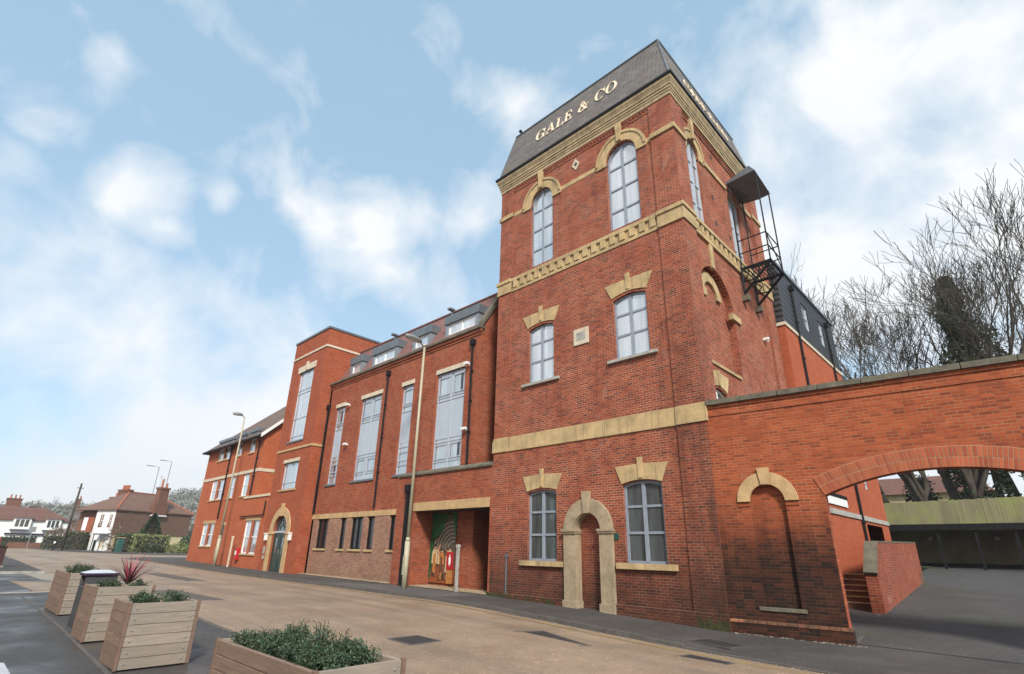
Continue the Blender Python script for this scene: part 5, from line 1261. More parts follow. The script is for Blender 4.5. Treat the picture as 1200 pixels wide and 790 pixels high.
# ------------------------------------------------------------------ planters
def planter(x0, x1, y0, y1, h, lab, g='timber planters on the near pavement', face='x'):
    z = min(G(x0), G(x1)); T = thing('timber_planter', ((x0+x1)/2, (y0+y1)/2, z), lab, 'planter', g)
    n = 6; ph = h/n; t = .045
    def side(nm, M, a, b, mat):
        m = MB()
        for i in range(n): m.bm(M, a, b, z+.02+i*ph+.004, z+.02+(i+1)*ph-.002, 0, t)
        s = m.build(nm, mat, T, bev=.005)
        if nm == 'end_panel': return
        q = MB()
        for i in range(n):
            for u in (a+.07, b-.07):
                c = M(u, z+.02+(i+.5)*ph, 0); c2 = M(u, z+.02+(i+.5)*ph, -.012); q.tube([c, c2], [.014,.009], 8)
        q.build('bolt', 'steel', s)
    side('side_panel', Mp(x1), y0+.03, y1-.03, 'wood'); side('side_panel', Mm(x0), y0+.03, y1-.03, 'wood')
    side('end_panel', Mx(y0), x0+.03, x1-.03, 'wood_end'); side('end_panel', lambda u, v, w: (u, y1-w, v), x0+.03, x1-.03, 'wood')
    for cx, cy in ((x0,y0),(x1,y0),(x0,y1),(x1,y1)):
        m = MB(); sx = 1 if cx == x0 else -1; sy = 1 if cy == y0 else -1
        m.box(min(cx-.012*sx, cx+.03*sx), max(cx-.012*sx, cx+.03*sx), min(cy-.012*sy, cy+.03*sy), max(cy-.012*sy, cy+.03*sy), z+.02, z+h+.03); m.build('corner_post', 'wood_side', T)
    m = MB(); m.box(x0+.05, x1-.05, y0+.05, y1-.05, z+.01, z+h-.08); m.build('soil', 'soil', T)
    m = MB(); m.box(x0+.04, x1-.04, y0+.04, y1-.04, z-.1, z+.03); m.build('base', 'black', T)
    return z+h
def shrub(x, y, z, r, hh, lab, seed, n=900, mat='hebe', size=.024, grp='evergreen shrubs in the planters'):
    T = thing('evergreen_shrub', (x, y, z-.08), lab, 'shrub', grp); R = random.Random(seed)
    m = MB(); st = MB()
    for k in range(22):
        a = R.uniform(0, 2*pi); q = R.uniform(0, r)*.95; tx, ty = x+q*cos(a), y+q*sin(a); tz = z+hh*R.uniform(.45, 1.0)*(1-.35*(q/r)**2)*(1.45 if k % 7 == 0 else 1)
        st.tube([(x+q*.3*cos(a), y+q*.3*sin(a), z-.1), (x+q*.7*cos(a), y+q*.7*sin(a), z+hh*.2), (tx, ty, tz)], [.006,.005,.003], 4)
        for j in range(n//22):
            f = R.uniform(.05, 1); px = x+q*(.5+.5*f)*cos(a)+R.gauss(0,.025); py = y+q*(.5+.5*f)*sin(a)+R.gauss(0,.025); pz = z-.04+(tz-z+.04)*f+R.gauss(0,.012)
            d = Vector((R.gauss(0,1), R.gauss(0,1), R.gauss(.6,.6))).normalized(); b = d.cross(Vector((R.gauss(0,1),R.gauss(0,1),R.gauss(0,1)))).normalized(); s = size*R.uniform(.7,1.3)
            p = Vector((px,py,pz)); m.add([p, p+d*s*.6+b*s*.32, p+d*s*1.3, p+d*s*.6-b*s*.32], [(0,1,2,3)])
    m.build('leaves', mat, T); st.build('stems', 'bark', T)
zt = planter(-10.38, -9.50, 2.12, 3.02, .83, 'square timber planter in front, nearest of the three in the row')
for i, (x, y, w_) in enumerate(((-10.15,2.4,'front left'),(-9.78,2.45,'front right'),(-10.1,2.78,'back left'),(-9.72,2.75,'back right'))):
    shrub(x, y, zt, .19, .13, 'low dark evergreen at the %s corner of the nearest square planter' % w_, 20+i, 800)
zt = planter(-12.85, -11.93, 2.10, 2.98, .84, 'square timber planter holding the red spiky cordyline')
shrub(-12.15, 2.35, zt, .2, .12, 'low shrub at the near left of the cordyline planter', 31, 700); shrub(-12.1, 2.75, zt, .2, .12, 'low shrub at the right edge of the cordyline planter', 32, 700); shrub(-12.6, 2.4, zt, .2, .10, 'low shrub behind left in the cordyline planter', 33, 700)
T_ = thing('cordyline', (-12.4, 2.65, zt-.1), 'spiky red and dark cordyline rising from the middle planter', 'plant')
for nm, k, mt in (('leaf_blades', 34, 'cord'), ('outer_leaf_blades', 24, 'cord_g')):
    m = MB(); R = random.Random(k)
    for i in range(k):
        a = R.uniform(0, 2*pi); tilt = R.uniform(.15, 1.0) if nm == 'leaf_blades' else R.uniform(.8, 1.35); L_ = R.uniform(.4, .62); b = Vector((cos(a), sin(a), 0)); n = Vector((-sin(a), cos(a), 0)); p = Vector((-12.4, 2.65, zt+.02)); pts = []
        for j in range(6):
            t = j/5; el = pi/2-tilt*(.75+.45*t); w_ = .014*(1-t)**.6+.001
            pts.append((p-n*w_, p+n*w_)); p = p+(b*cos(el)+Vector((0,0,1))*sin(el))*L_/5
        m.add([q for pr in pts for q in pr], [(2*j, 2*j+1, 2*j+3, 2*j+2) for j in range(5)])
    m.build(nm, mt, T_)
zt = planter(-17.4, -15.62, 2.2, 3.05, .83, 'timber planter at the far end of the row beside the bin')
for i, x in enumerate((-15.9,-16.4,-16.9,-17.2)): shrub(x, 2.45+.2*(i % 2), zt, .22, .17, ('bushy evergreen at the near end of the far planter','bushy evergreen second from the near end of the far planter','bushy evergreen third along in the far planter','bushy evergreen at the far end of the far planter')[i], 40+i, 700)
zt = planter(-6.64, -4.44, 2.36, 3.22, .83, 'long timber planter cut off by the bottom of the picture')
R_ = random.Random(8); k = 0
spots = [(-6.3,2.6),(-5.95,2.9),(-5.75,2.58),(-5.4,2.92),(-5.25,2.62),(-4.95,2.9),(-4.85,2.6),(-6.2,2.95),(-5.0,3.02),(-4.66,2.92),(-4.64,2.62)]
wds = ['at the left end','behind the left clump','left of the middle','tallest, at the back middle','front middle','back right','at the near right end','back left corner','back right corner','far right edge','right front corner']
for i, (x, y) in enumerate(spots): shrub(x, y, zt, .24, (.12,.16,.13,.20,.12,.16,.12,.13,.12,.12,.10)[i], 'dark glossy evergreen in the long near planter, '+wds[i], 60+i, 1500, size=.021)
def bin_(x, y, lab, h=1.0, w=.26, g=True):
    z = G(x); T = thing('litter_bin', (x, y, z), lab, 'litter bin', 'square litter bins')
    m = MB(); m.box(x-w, x+w, y-w, y+w, z, z+h*.72); m.box(x-w, x-w+.05, y-w, y+w, z+h*.72, z+h*.9); m.box(x+w-.05, x+w, y-w, y+w, z+h*.72, z+h*.9); m.box(x-w+.05, x+w-.05, y-.02, y+.02, z+h*.72, z+h*.9); m.build('body', 'bin_body', T, bev=.015)
    m = MB(); m.box(x-w-.03, x+w+.03, y-w-.03, y+w+.03, z+h*.9, z+h*.95); m.build('rim', 'bin_rim', T, bev=.01)
    m = MB(); m.add([(x-w-.03,y-w-.03,z+h*.951),(x+w+.03,y-w-.03,z+h*.951),(x+w+.03,y+w+.03,z+h*.951),(x-w-.03,y+w+.03,z+h*.951),(x-.12,y-.12,z+h),(x+.12,y-.12,z+h),(x+.12,y+.12,z+h),(x-.12,y+.12,z+h)], [(0,1,5,4),(1,2,6,5),(2,3,7,6),(3,0,4,7),(4,5,6,7)]); m.build('lid', 'bin_top', T)
bin_(-14.0, 2.48, 'dark litter bin with pale lid between the planters'); bin_(-5.5, .30, 'pale-lidded litter bin cut by the bottom left corner', .98)
T_ = thing('brick_pier', (-39.6, 2.3, .3), 'dark maroon brick pier with pale foot at the far left edge', 'pier')
m = MB(); m.box(-39.9,-39.35,2.1,2.68,.3,1.32); m.build('pier', 'maroon', T_, bev=.02); m = MB(); m.box(-40.0,-39.2,2.0,2.76,.28,.42); m.build('foot', 'slab', T_); m = MB(); m.box(-39.93,-39.32,2.07,2.71,1.32,1.36); m.build('cap', 'black', T_)

# ------------------------------------------------------------------ car (far left, cut by the frame)
def car(x, y, z, lab):
    T = thing('parked_car', (x, y, z), lab, 'car')
    # car points along x; rear towards +x
    prof = [(-2.1,.35),(-2.15,.7),(-1.5,.92),(-.7,1.0),(0,1.42),(1.4,1.46),(1.95,1.05),(2.1,.95),(2.12,.35)]
    m = MB(); M = lambda u, v, w: (x+u, y+w, z+v); m.prism(M, prof, -.85, .85); m.build('body', 'red', T, bev=.06)
    m = MB(); m.prism(M, [(.05,1.0),(.1,1.36),(1.35,1.4),(1.8,1.02)], -.857, .857); m.add([M(1.5,1.38,-.65),M(1.5,1.38,.65),M(1.97,1.06,.7),M(1.97,1.06,-.7)], [(0,1,2,3)]); m.build('window', 'g_black', T)
    for s in (-1, 1):
        m = MB(); m.box(x+2.08, x+2.14, y+s*.78-.1, y+s*.78+.1, z+.72, z+.98); m.build('tail_light', 'red', T)
    for u in (-1.35, 1.35):
        for s in (-1, 1):
            m = MB(); m.tube([(x+u, y+s*.72, z+.32),(x+u, y+s*.88, z+.32)], .32, 16); wv = m.build('wheel', 'tyre', T)
            m = MB(); m.tube([(x+u, y+s*.88, z+.32),(x+u, y+s*.89, z+.32)], .19, 12); m.build('rim', 'steel', wv)
    m = MB(); m.box(x+2.09, x+2.16, y-.85, y+.85, z+.35, z+.6); m.build('bumper', 'black', T)
car(-62.5, 2.75, G(-62)-.09, 'red hatchback parked at the far left edge of the street')

# ------------------------------------------------------------------ distant houses
def hiproof(m, M, u0, u1, w0, w1, ze, zr, e=.3, hl=True, hr=True):
    wm = (w0+w1)/2; d = (w1-w0)/2
    a = u0-e; b = u1+e; ra = u0+d*.9 if hl else a; rb = u1-d*.9 if hr else b
    V = [M(a, ze, w0-e), M(b, ze, w0-e), M(b, ze, w1+e), M(a, ze, w1+e), M(ra, zr, wm), M(rb, zr, wm)]
    m.add(V, [(0,1,5,4),(1,2,5),(2,3,4,5),(3,0,4)])
    W_ = [(p[0], p[1], p[2]-.15) for p in V]; m.add(W_, [(0,1,5,4),(1,2,5),(2,3,4,5),(3,0,4)])
    m.add([V[0],V[1],W_[1],W_[0]], [(0,1,2,3)]); m.add([V[1],V[2],W_[2],W_[1]], [(0,1,2,3)]); m.add([V[0],V[3],W_[3],W_[0]], [(0,1,2,3)])
def rot(px, py, ang):   # local frame: u along facade, v up, w into the house; facade faces the viewer side
    c, s = cos(ang), sin(ang)
    return lambda u, v, w: (px+c*u-s*w, py+s*u+c*w, v)
def chimney(T, M, u, w, z0, z1, su, sw, pots=2, mat='b_far'):
    m = MB(); m.bm(M, u-su, u+su, z0, z1, w-sw, w+sw); m.bm(M, u-su-.1, u+su+.1, z1, z1+.25, w-sw-.1, w+sw+.1); ch = m.build('chimney', mat, T)
    for i in range(pots):
        p = M(u-su*.6+i*(su*1.2/max(1, pots-1)), z1+.25, w); m = MB(); m.lathe(p, [(.17,0),(.15,.1),(.12,.55),(.15,.6),(.15,.68)], 10); m.build('chimney_pot', 'pot', ch)
def houses():
    # tile-hung house: side wall runs from (-98.5,17.4) to (-103.2,28.4); local u along that side (right), w into house (left/back)
    a = atan2(11, -4.7); z0 = .5
    M = rot(-98.5, 17.4, a)         # u along side wall, w = left normal -> rotate gives (-s, c): check sign: house body lies to -x
    T = thing('tile_hung_house', (-102, 22, z0), 'white fronted house with brown tile-hung side and big chimney', 'house')
    L_ = 12.2; D = 4.3
    m = MB(); m.prism(M, [(0,0),(L_,0),(L_,2.9),(0,2.9)], 0, D); m.build('wall', 'cream_r', T)
    m = MB(); m.prism(M, [(-.02,2.9),(L_+.05,2.9),(L_-.0,6.4),(.05,6.4)], -.12, D-.1); m.build('tile_hanging', 'tile_brown', T)
    # white front: plane at u=0 facing -u
    MF = lambda u, v, w: M(-.04+w, v, u)   # u goes along w of house
    m = MB(); m.sheet(MF, [(-.05,0),(D,0),(D,6.4),(.12,6.4)], [op(.6,1.35,3.8,5.7), op(2.5,3.4,3.8,5.7), op(1.2,1.9,.9,2.3)], .15); m.add([M(-.04,0,0),M(.3,0,0),M(.3,2.9,-.0),M(-.04,2.9,0)], [(0,1,2,3)]); m.build('front_wall', 'white_r', T)
    for u0, u1, v0, v1 in ((.6,1.35,3.8,5.7),(2.5,3.4,3.8,5.7),(1.2,1.9,.9,2.3)):
        window(T, MF, u0, u1, v0, v1, 'flat', 0, 2, (.5,), .09, .05, .05, 'white', 'g_dark')
    m = MB(); m.bm(MF, .3, 2.3, 2.75, 2.95, -1.0, .1); m.bm(MF, .4, .5, .6, 2.75, -.95, -.85); m.bm(MF, 2.1, 2.2, .6, 2.75, -.95, -.85); m.build('porch', 'lead', T)
    m = MB(); hipm = MB(); hiproof(hipm, M, 0, L_, 0, 8.6, 6.4, 9.35, .35); rf = hipm.build('roof', 'tile_brown', T)
    m = MB(); m.tube([M(-.35,6.45,-.35), M(3.87,9.4,4.3)], .13, 6); m.tube([M(3.87,9.4,4.3), M(L_-3.87,9.4,4.3)], .10, 6); m.tube([M(L_+.35,6.45,-.35), M(L_-3.87,9.4,4.3)], .09, 6); each(m, 'ridge_tiles', 'pot', rf)
    m = MB(); m.bm(M, 5.1, 7.3, 5.9, 7.8, -.55, .5); m.bm(M, 5.5, 7.0, 7.8, 9.9, -.45, .5); m.bm(M, 5.4, 7.1, 9.9, 10.2, -.55, .6)
    ch = m.build('chimney', 'b_far', T)
    for i, u in enumerate((5.9, 6.7)):
        m = MB(); m.lathe(M(u, 10.2, 0), [(.2,0),(.16,.1),(.14,1.2-.6*i),(.18,1.3-.6*i)], 10); m.build('chimney_pot', 'pot', ch)
    m = MB(); m.bm(M, 5.0, 7.4, 5.75, 5.92, -.6, 0); m.build('chimney_ledge', 'white', ch)
    m = MB(); m.tube([M(5.5,10.2,0),M(5.45,11.9,0)], .03, 5); m.tube([M(5.1,11.9,0),M(5.9,11.8,0)], .02, 4); m.build('aerial', 'lampgrey', ch)
    # adjoining red house, further left
    T = thing('bay_windowed_house', (-104, 14, z0), 'narrow dark house with orange brick bay next to the tile-hung house', 'house')
    MF2 = lambda u, v, w: M(.9+w, v, u+D)
    m = MB(); m.prism(MF2, [(0,0),(5.4,0),(5.4,6.1),(0,6.1)], 0, 8); m.build('wall', 'b_far', T)
    m = MB(); m.bm(MF2, .6, 2.9, .3, 5.3, -.7, 0); m.build('bay', 'b_hall', T)
    m = MB(); m.bm(MF2, 2.0, 2.95, 3.4, 5.25, -.74, -.69); m.build('bay_trim', 'white', T); m = MB(); m.bm(MF2, .5, 3.3, 2.7, 3.1, -.9, 0); m.build('bay_canopy', 'white', T)
    m = MB(); m.bm(MF2, .8, 3.0, 1.0, 2.4, -.75, -.7); m.build('window', 'g_dark', T)
    m = MB(); V = [MF2(-.2,6.1,-.4),MF2(5.6,6.1,-.4),MF2(5.6,7.9,4),MF2(-.2,7.9,4),MF2(5.6,6.1,8.4),MF2(-.2,6.1,8.4)]
    m.add(V, [(0,1,2,3),(3,2,4,5),(1,2,4)]); m.build('roof', 'tile_red', T)
    chimney(T, MF2, 1.0, 3.0, 7.0, 9.5, 1.1, .4, 4); chimney(T, MF2, 4.7, 4.0, 7.0, 8.5, .5, .4, 1)
    # white house at the bend, faces +x
    x, y0, y1 = -135, 6.2, 17.0
    MW = lambda u, v, w: (x-w, y0-.3+u, .5+(v-.5)*.77)
    T = thing('white_house', (x-4, 12, .6), 'wide white rendered house with brown hipped roof and two dormers', 'house')
    L_ = y1-y0
    m = MB(); m.prism(MW, [(0,.3),(L_,.3),(L_,6.9),(0,6.9)], 0, 8); m.build('wall', 'white_r', T)
    m = MB(); hiproof(m, MW, 0, L_, 0, 8.0, 6.9, 9.9, .35, False, True); m.build('roof', 'tile_far', T)
    for a_, b_ in ((3.1,5.1),(7.6,9.4)):
        m = MB(); m.bm(MW, a_-.25, b_+.25, 4.7, 7.25, -.55, .3); d = m.build('bay', 'white_r', T)
        m = MB(); V = [MW(a_-.5,7.25,-.8),MW(b_+.5,7.25,-.8),MW(b_+.2,8.1,1.2),MW(a_-.2,8.1,1.2)]; m.add(V, [(0,1,2,3)]); m.box(0,0,0,0,0,0); m.build('bay_roof', 'tile_far', d)
        m = MB(); 
        for k in range(3): w_ = (b_-a_)/3; m.bm(MW, a_+k*w_+.08, a_+(k+1)*w_-.08, 5.3, 6.9, -.58, -.5)
        m.build('pane', 'g_dark', d)
        m = MB(); m.bm(MW, a_-.4, b_+.4, 4.55, 4.72, -.65, .0); m.build('sill', 'lead', d)
    m = MB(); m.bm(MW, 2.2, 7.7, 3.55, 3.85, -.4, .1); m.build('canopy', 'bin_rim', T)
    for a_, b_ in ((3.0,3.9),(4.4,5.3),(5.8,7.0)): 
        window(T, MW, a_, b_, 1.6, 3.4, 'flat', 0, 2, (.5,), .1, .06, -.05, 'white', 'g_dark')
    m = MB(); m.bm(MW, 1.5, 2.4, .4, 2.5, -.06, 0); m.build('door', 'door_g', T)
    # house left with chimney behind
    T = thing('gabled_house', (-150, 6, .6), 'slate roofed house with dark chimney stack at the far left', 'house')
    MG = lambda u, v, w: (-141-w, -2.2+u, .5+(v-.5)*.74)
    m = MB(); m.prism(MG, [(0,.3),(11,.3),(11,7.4),(0,7.4)], 0, 9); m.build('wall', 'white_r', T)
    m = MB(); V = [MG(-.3,7.3,-.5),MG(11.3,7.3,-.5),MG(11.3,11.2,4.5),MG(-.3,11.2,4.5),MG(11.3,7.3,9.5),MG(-.3,7.3,9.5)]; m.add(V, [(0,1,2,3),(3,2,4,5)]); m.build('roof', 'slate', T)
    m = MB(); m.add([MG(11.0,7.3,0),MG(11.0,11.0,4.5),MG(11.0,7.3,9)], [(0,1,2)]); m.build('gable', 'white_r', T)
    chimney(T, MG, 10.8, 4.5, 9.5, 12.6, 1.1, .6, 3)
    # roofs glimpsed between
    for i, (x, y, w_, lab) in enumerate(((-158,23.0,9,'grey roofed house glimpsed beyond the white house'),(-160,31.0,9,'further brown roofed house half hidden by bare trees'))):
        T = thing('distant_house', (x, y, .6), lab, 'house'); Mh = lambda u, v, w: (x-w, y-w_/2+u, v)
        m = MB(); m.prism(Mh, [(0,.4),(w_,.4),(w_,6.5),(0,6.5)], 0, 7); m.build('wall', 'b_far', T)
        m = MB(); hiproof(m, Mh, 0, w_, 0, 7, 6.5, 9.0+i); m.build('roof', 'slate' if i == 0 else 'tile_far', T); chimney(T, Mh, 2, 3.5, 8.5, 11, .5, .4, 2)
houses()

# street furniture beyond
T_ = thing('telegraph_pole', (-98, 12.25, .6), 'dark wooden telegraph pole on the far pavement', 'pole')
m = MB(); m.tube([(-98,12.25,.4),(-98,12.25,9.6)], [.17,.12], 10); m.build('pole', 'bark', T_, smooth=True); m = MB(); m.box(-98.02,-97.98,11.9,12.6,8.9,9.0); m.build('crossarm', 'bark', T_)
T_ = thing('bollard', (-99, 11.4, .6), 'short black bollard with white top near the telegraph pole', 'bollard')
m = MB(); m.lathe((-99,11.4,.6), [(.14,0),(.14,.1),(.11,.15),(.11,.85)], 12); m.build('body', 'black', T_, smooth=True); m = MB(); m.lathe((-99,11.4,1.45), [(.13,0),(.14,.12),(.1,.24),(.02,.3)], 12); m.build('cap', 'white', T_, smooth=True)
T_ = thing('street_cabinet', (-82, 15.6, .55), 'green utility cabinet in front of the hedge', 'cabinet')
m = MB(); m.box(-82.3,-81.7,15.35,15.95,.5,2.25); m.build('body', 'teal', T_, bev=.03); m = MB(); m.box(-82.38,-81.62,15.27,16.03,2.25,2.33); m.build('lid', 'stone_b', T_)
for i, (x, y, s) in enumerate(((-118,10.3,'thin sign post before the white house'),(-92,14.7,'small dark gate post outside the tile-hung house'))):
    T_ = thing('sign_post' if i == 0 else 'gate_post', (x, y, .6), s, 'post'); m = MB(); m.tube([(x,y,.5),(x,y,3.2 if i == 0 else 2.0)], .06 if i == 0 else .14, 8); m.build('post', 'lampgrey' if i == 0 else 'black', T_)
    if i == 0: m = MB(); m.box(x, x+.03, y-.45, y+.45, 3.1, 3.9); m.build('sign_plate', 'lampgrey', T_)

# hedges and garden plants
def bush(name, lab, c, r, n, size, mat, seed, cat='hedge', boxy=False, grp=None):
    T = thing(name, (c[0], c[1], c[2]-r[2]), lab, cat, grp); m = MB(); R = random.Random(seed)
    for i in range(n):
        if boxy:
            p = Vector((R.uniform(-1,1), R.uniform(-1,1), R.uniform(-1,1))); ax = R.randrange(3); p[ax] = (1 if R.random() < .6 else -1)*R.uniform(.75,1.02)
        else:
            p = Vector((R.gauss(0,1),R.gauss(0,1),R.gauss(0,1))).normalized()*R.uniform(.6,1)**.6
            p *= 1+.18*noise.noise(p*2.3+Vector((seed,0,0)))*2
        q = Vector((c[0]+p.x*r[0], c[1]+p.y*r[1], c[2]+p.z*r[2]))
        a = Vector((R.gauss(0,1),R.gauss(0,1),R.gauss(0,1))).normalized(); b = a.cross(Vector((R.gauss(0,1),R.gauss(0,1),R.gauss(0,1)))).normalized(); s = size*R.uniform(.6,1.3)
        m.add([q-a*s, q+b*s*.7, q+a*s, q-b*s*.7], [(0,1,2,3)])
    m.build('foliage', mat, T)
    if boxy: m = MB(); m.box(c[0]-r[0]*.78, c[0]+r[0]*.78, c[1]-r[1]*.78, c[1]+r[1]*.78, c[2]-r[2], c[2]+r[2]*.78)
    else:
        m = MB(); m.lathe((c[0],c[1],c[2]-r[2]), [(.12,0),(.1,r[2])], 8)
    m.build('branches', 'bark', T)
bush('clipped_hedge', 'clipped yellow-green hedge bush beside the side road', (-84.5,19.3,1.6), (1.4,2.0,1.15), 2600, .11, 'hedge_l', 1, boxy=True)
bush('dark_hedge', 'dark leafy hedge behind the green cabinet', (-86.5,17.2,1.6), (1.2,1.2,1.25), 1300, .11, 'hedge_d', 2, boxy=True)
bush('shrub', 'low grey-green shrub in front of the clipped hedge', (-82.6,19.2,1.05), (.9,1.5,.65), 1100, .09, 'hedge_d', 3, 'shrub')
bush('shrub', 'large green bush at the corner of the end building', (-84.5,25.2,1.7), (1.8,2.6,1.4), 2600, .12, 'hedge_d', 4, 'shrub')
bush('shrub', 'pale green bush between the hedge and corner bush', (-83,22.4,1.1), (1.2,1.4,.75), 1100, .1, 'hedge_l', 5, 'shrub')
bush('shrub', 'brown leafless shrub by the cream corner of the tile-hung house', (-95.5,17.6,2.2), (1.2,1.3,2.0), 1100, .10, 'shrub_br', 6, 'shrub')
bush('dark_hedge', 'dark evergreen hedge before the bay windowed house', (-103,14.2,1.7), (1.0,1.2,1.4), 1400, .12, 'hedge_d', 7, boxy=True)
bush('dark_hedge', 'dark garden hedge in front of the white house', (-126,9.5,1.4), (1.0,2.2,.9), 1400, .13, 'hedge_d', 8, boxy=True)
bush('shrub', 'brown-green rambling shrub right of the white house', (-118,13.6,2.2), (2.0,1.7,1.8), 1700, .13, 'shrub_br', 9, 'shrub')
bush('dark_hedge', 'long dark hedge between white house and telegraph pole', (-112,13.2,1.5), (1.0,1.8,1.0), 1200, .13, 'hedge_d', 10, boxy=True)
T_ = thing('garden_wall', (-124, 10.5, .6), 'low brick garden wall in front of the white house', 'wall')
m = MB(); m.box(-123.2,-122.9,8.2,13.2,.5,1.5); m.build('wall', 'b_far', T_)
# conical evergreen in front of the tile-hung side
def conical(x, y, z, h, r, lab, seed):
    T = thing('conical_evergreen', (x,y,z), lab, 'tree'); R = random.Random(seed); m = MB()
    for i in range(4200):
        t = R.random()**.8; rad = r*(1-t)**.75*(.75+.35*R.random()); a = R.uniform(0,2*pi); rad *= 1+.18*sin(a*5+t*9)
        q = Vector((x+rad*cos(a), y+rad*sin(a), z+.3+t*h)); d = Vector((cos(a),sin(a),R.uniform(-.2,.9))).normalized(); b = d.cross(Vector((R.gauss(0,1),R.gauss(0,1),R.gauss(0,1)))).normalized(); s = .13*R.uniform(.6,1.3)
        m.add([q-d*s, q+b*s*.6, q+d*s, q-b*s*.6], [(0,1,2,3)])
    m.build('crown', 'conifer', T); m = MB(); m.tube([(x,y,z-.2),(x,y,z+h*.8)], [.18,.05], 8); m.build('trunk', 'bark', T)
conical(-93.5, 21.2, .55, 5.0, 1.9, 'conical dark evergreen in front of the tile-hung wall', 3)

# ------------------------------------------------------------------ winter trees
def bare_tree(x, y, z, h, spread, lab, seed, lean=(0,0), mat='bark', depth=7, forks=3, ivy=0, r0=.42, first=.22, grp='bare winter trees behind the archway wall'):
    T = thing('bare_tree', (x,y,z), lab, 'tree', grp); R = random.Random(seed); tr = MB(); br = MB(); tips = []
    def grow(p, d, L_, r, lv):
        n = 3; pts = [p]; rad = [r]; q = p; dd = d
        for i in range(n):
            up = .10 if lv else .02
            dd = (dd+Vector((R.gauss(0,.19), R.gauss(0,.19), R.gauss(.0,.10)+up))).normalized(); q = q+dd*L_/n; pts.append(q); rad.append(r*(1-.28*(i+1)/n))
        rad = [max(v, .0155) for v in rad]
        (tr if lv < 2 else br).tube(pts, rad, 8 if lv < 2 else (5 if lv < 4 else 3), cap=False)
        if lv >= depth: tips.append(q); return
        k = forks+2 if lv == 0 else (2 if lv < 4 else (2 if R.random() < .35 else 3))
        for j in range(k):
            a = R.uniform(0, 2*pi); s = Vector((cos(a), sin(a), 0)); ax = dd.cross(s).normalized()
            tl = R.uniform(.28, .62)*spread if lv else R.uniform(.22,.5)*spread
            nd = (dd*cos(tl)+ax*sin(tl)).normalized()
            if lv < 4: nd = (nd+Vector((0,0,.18))).normalized()
            grow(q if R.random() < .65 else pts[-2], nd, L_*(R.uniform(.80,1.1) if lv == 0 else R.uniform(.68,.9)), rad[-1]*R.uniform(.62,.80), lv+1)
    grow(Vector((x,y,z)), Vector((lean[0],lean[1],1)).normalized(), h*first, r0, 0)
    tr.build('trunk', mat, T, smooth=True); br.build('branches', mat, T)
    if ivy:
        m = MB(); R2 = random.Random(seed+5)
        for i in range(ivy):
            t = R2.random(); a = R2.uniform(0,2*pi); rr_ = (1.9*(1-t)**.6+.35)*(.2+.8*R2.random())*(1+1.1*noise.noise(Vector((cos(a)*1.3, sin(a)*1.3, t*7))))
            q = Vector((x+lean[0]*h*t*.8+rr_*cos(a), y+rr_*sin(a), z+h*.22+t*h*.66)); v = Vector((R2.gauss(0,1),R2.gauss(0,1),R2.gauss(0,1))).normalized(); b = v.cross(Vector((R2.gauss(0,1),R2.gauss(0,1),R2.gauss(0,1)))).normalized(); s = .13*R2.uniform(.5,1.3)
            m.add([q-v*s, q+b*s*.8, q+v*s, q-b*s*.8], [(0,1,2,3)])
        m.build('ivy', 'ivy', T)
    return T
bare_tree(-7.3, 50, 2.4, 25, .75, 'spreading bare tree just right of the black clad wing', 11)
bare_tree(-5.2, 52, 2.6, 24, .7, 'bare tree with upright limbs second from the clad wing', 12, (.03,0))
bare_tree(-3.2, 49, 2.5, 23, .7, 'bare twiggy tree left of the ivy-covered one', 13, (.02,0))
bare_tree(-.8, 50, 2.5, 23, .6, 'tree whose trunk is thick with dark ivy', 14, (.0,0), ivy=16000, r0=.42)
bare_tree(1.8, 49, 2.5, 24.5, .72, 'tallest bare tree at the right, many upright limbs', 16, (.02,0), r0=.5)
bare_tree(4.4, 50, 2.5, 23.5, .8, 'tall bare tree cut off by the right edge', 18, (-.03,0), r0=.5)
def evergreen(x, y, z, h, r, lab, seed):
    T = thing('evergreen_tree', (x,y,z), lab, 'tree', 'dark evergreens beyond the fence'); R = random.Random(seed); m = MB(); st = MB()
    st.tube([(x,y,z-.5),(x,y,z+h)], [.3,.05], 8)
    for k in range(46):
        t = R.random(); a = R.uniform(0,2*pi); L_ = r*(1-t*.7)*R.uniform(.6,1.1); bz = z+h*(.1+.88*t); e = (x+L_*cos(a), y+L_*sin(a), bz-.25*L_)
        st.tube([(x,y,bz), e], [.05,.015], 4)
        for j in range(75):
            f = R.uniform(.2,1.05); q = Vector((x+L_*f*cos(a)+R.gauss(0,.25), y+L_*f*sin(a)+R.gauss(0,.25), bz-.25*L_*f+R.gauss(0,.22))); v = Vector((R.gauss(0,1),R.gauss(0,1),R.gauss(-.3,.6))).normalized(); b = v.cross(Vector((R.gauss(0,1),R.gauss(0,1),R.gauss(0,1)))).normalized(); s = .17*R.uniform(.5,1.3)
            m.add([q-v*s, q+b*s*.45, q+v*s, q-b*s*.45], [(0,1,2,3)])
    m.build('crown', 'conifer', T); st.build('trunk', 'bark', T)
for i, (x, y, h, r, lab) in enumerate(((-9.0,47,6.0,2.2,'small dark evergreen at the left end of the fence'),(-6.2,54,5.2,2.2,'low rounded evergreen behind the fence, left'),(-1.2,47,8.2,2.6,'dark evergreen behind the fence under the arch crown'),(1.4,46,8.6,2.6,'dark evergreen behind the fence at the right of the arch'),(4.0,47,8.5,2.6,'rightmost dark evergreen behind the fence'),(-3.4,56,6.6,2.6,'dark evergreen deeper in the wood behind leaning trunks'))):
    evergreen(x, y, 2.6, h, r, lab, 70+i)
bare_tree(-4.6, 46, 2.4, 12, .9, 'low forked tree with thick leaning trunk behind the fence', 21, (-.30,0), r0=.42, depth=6)
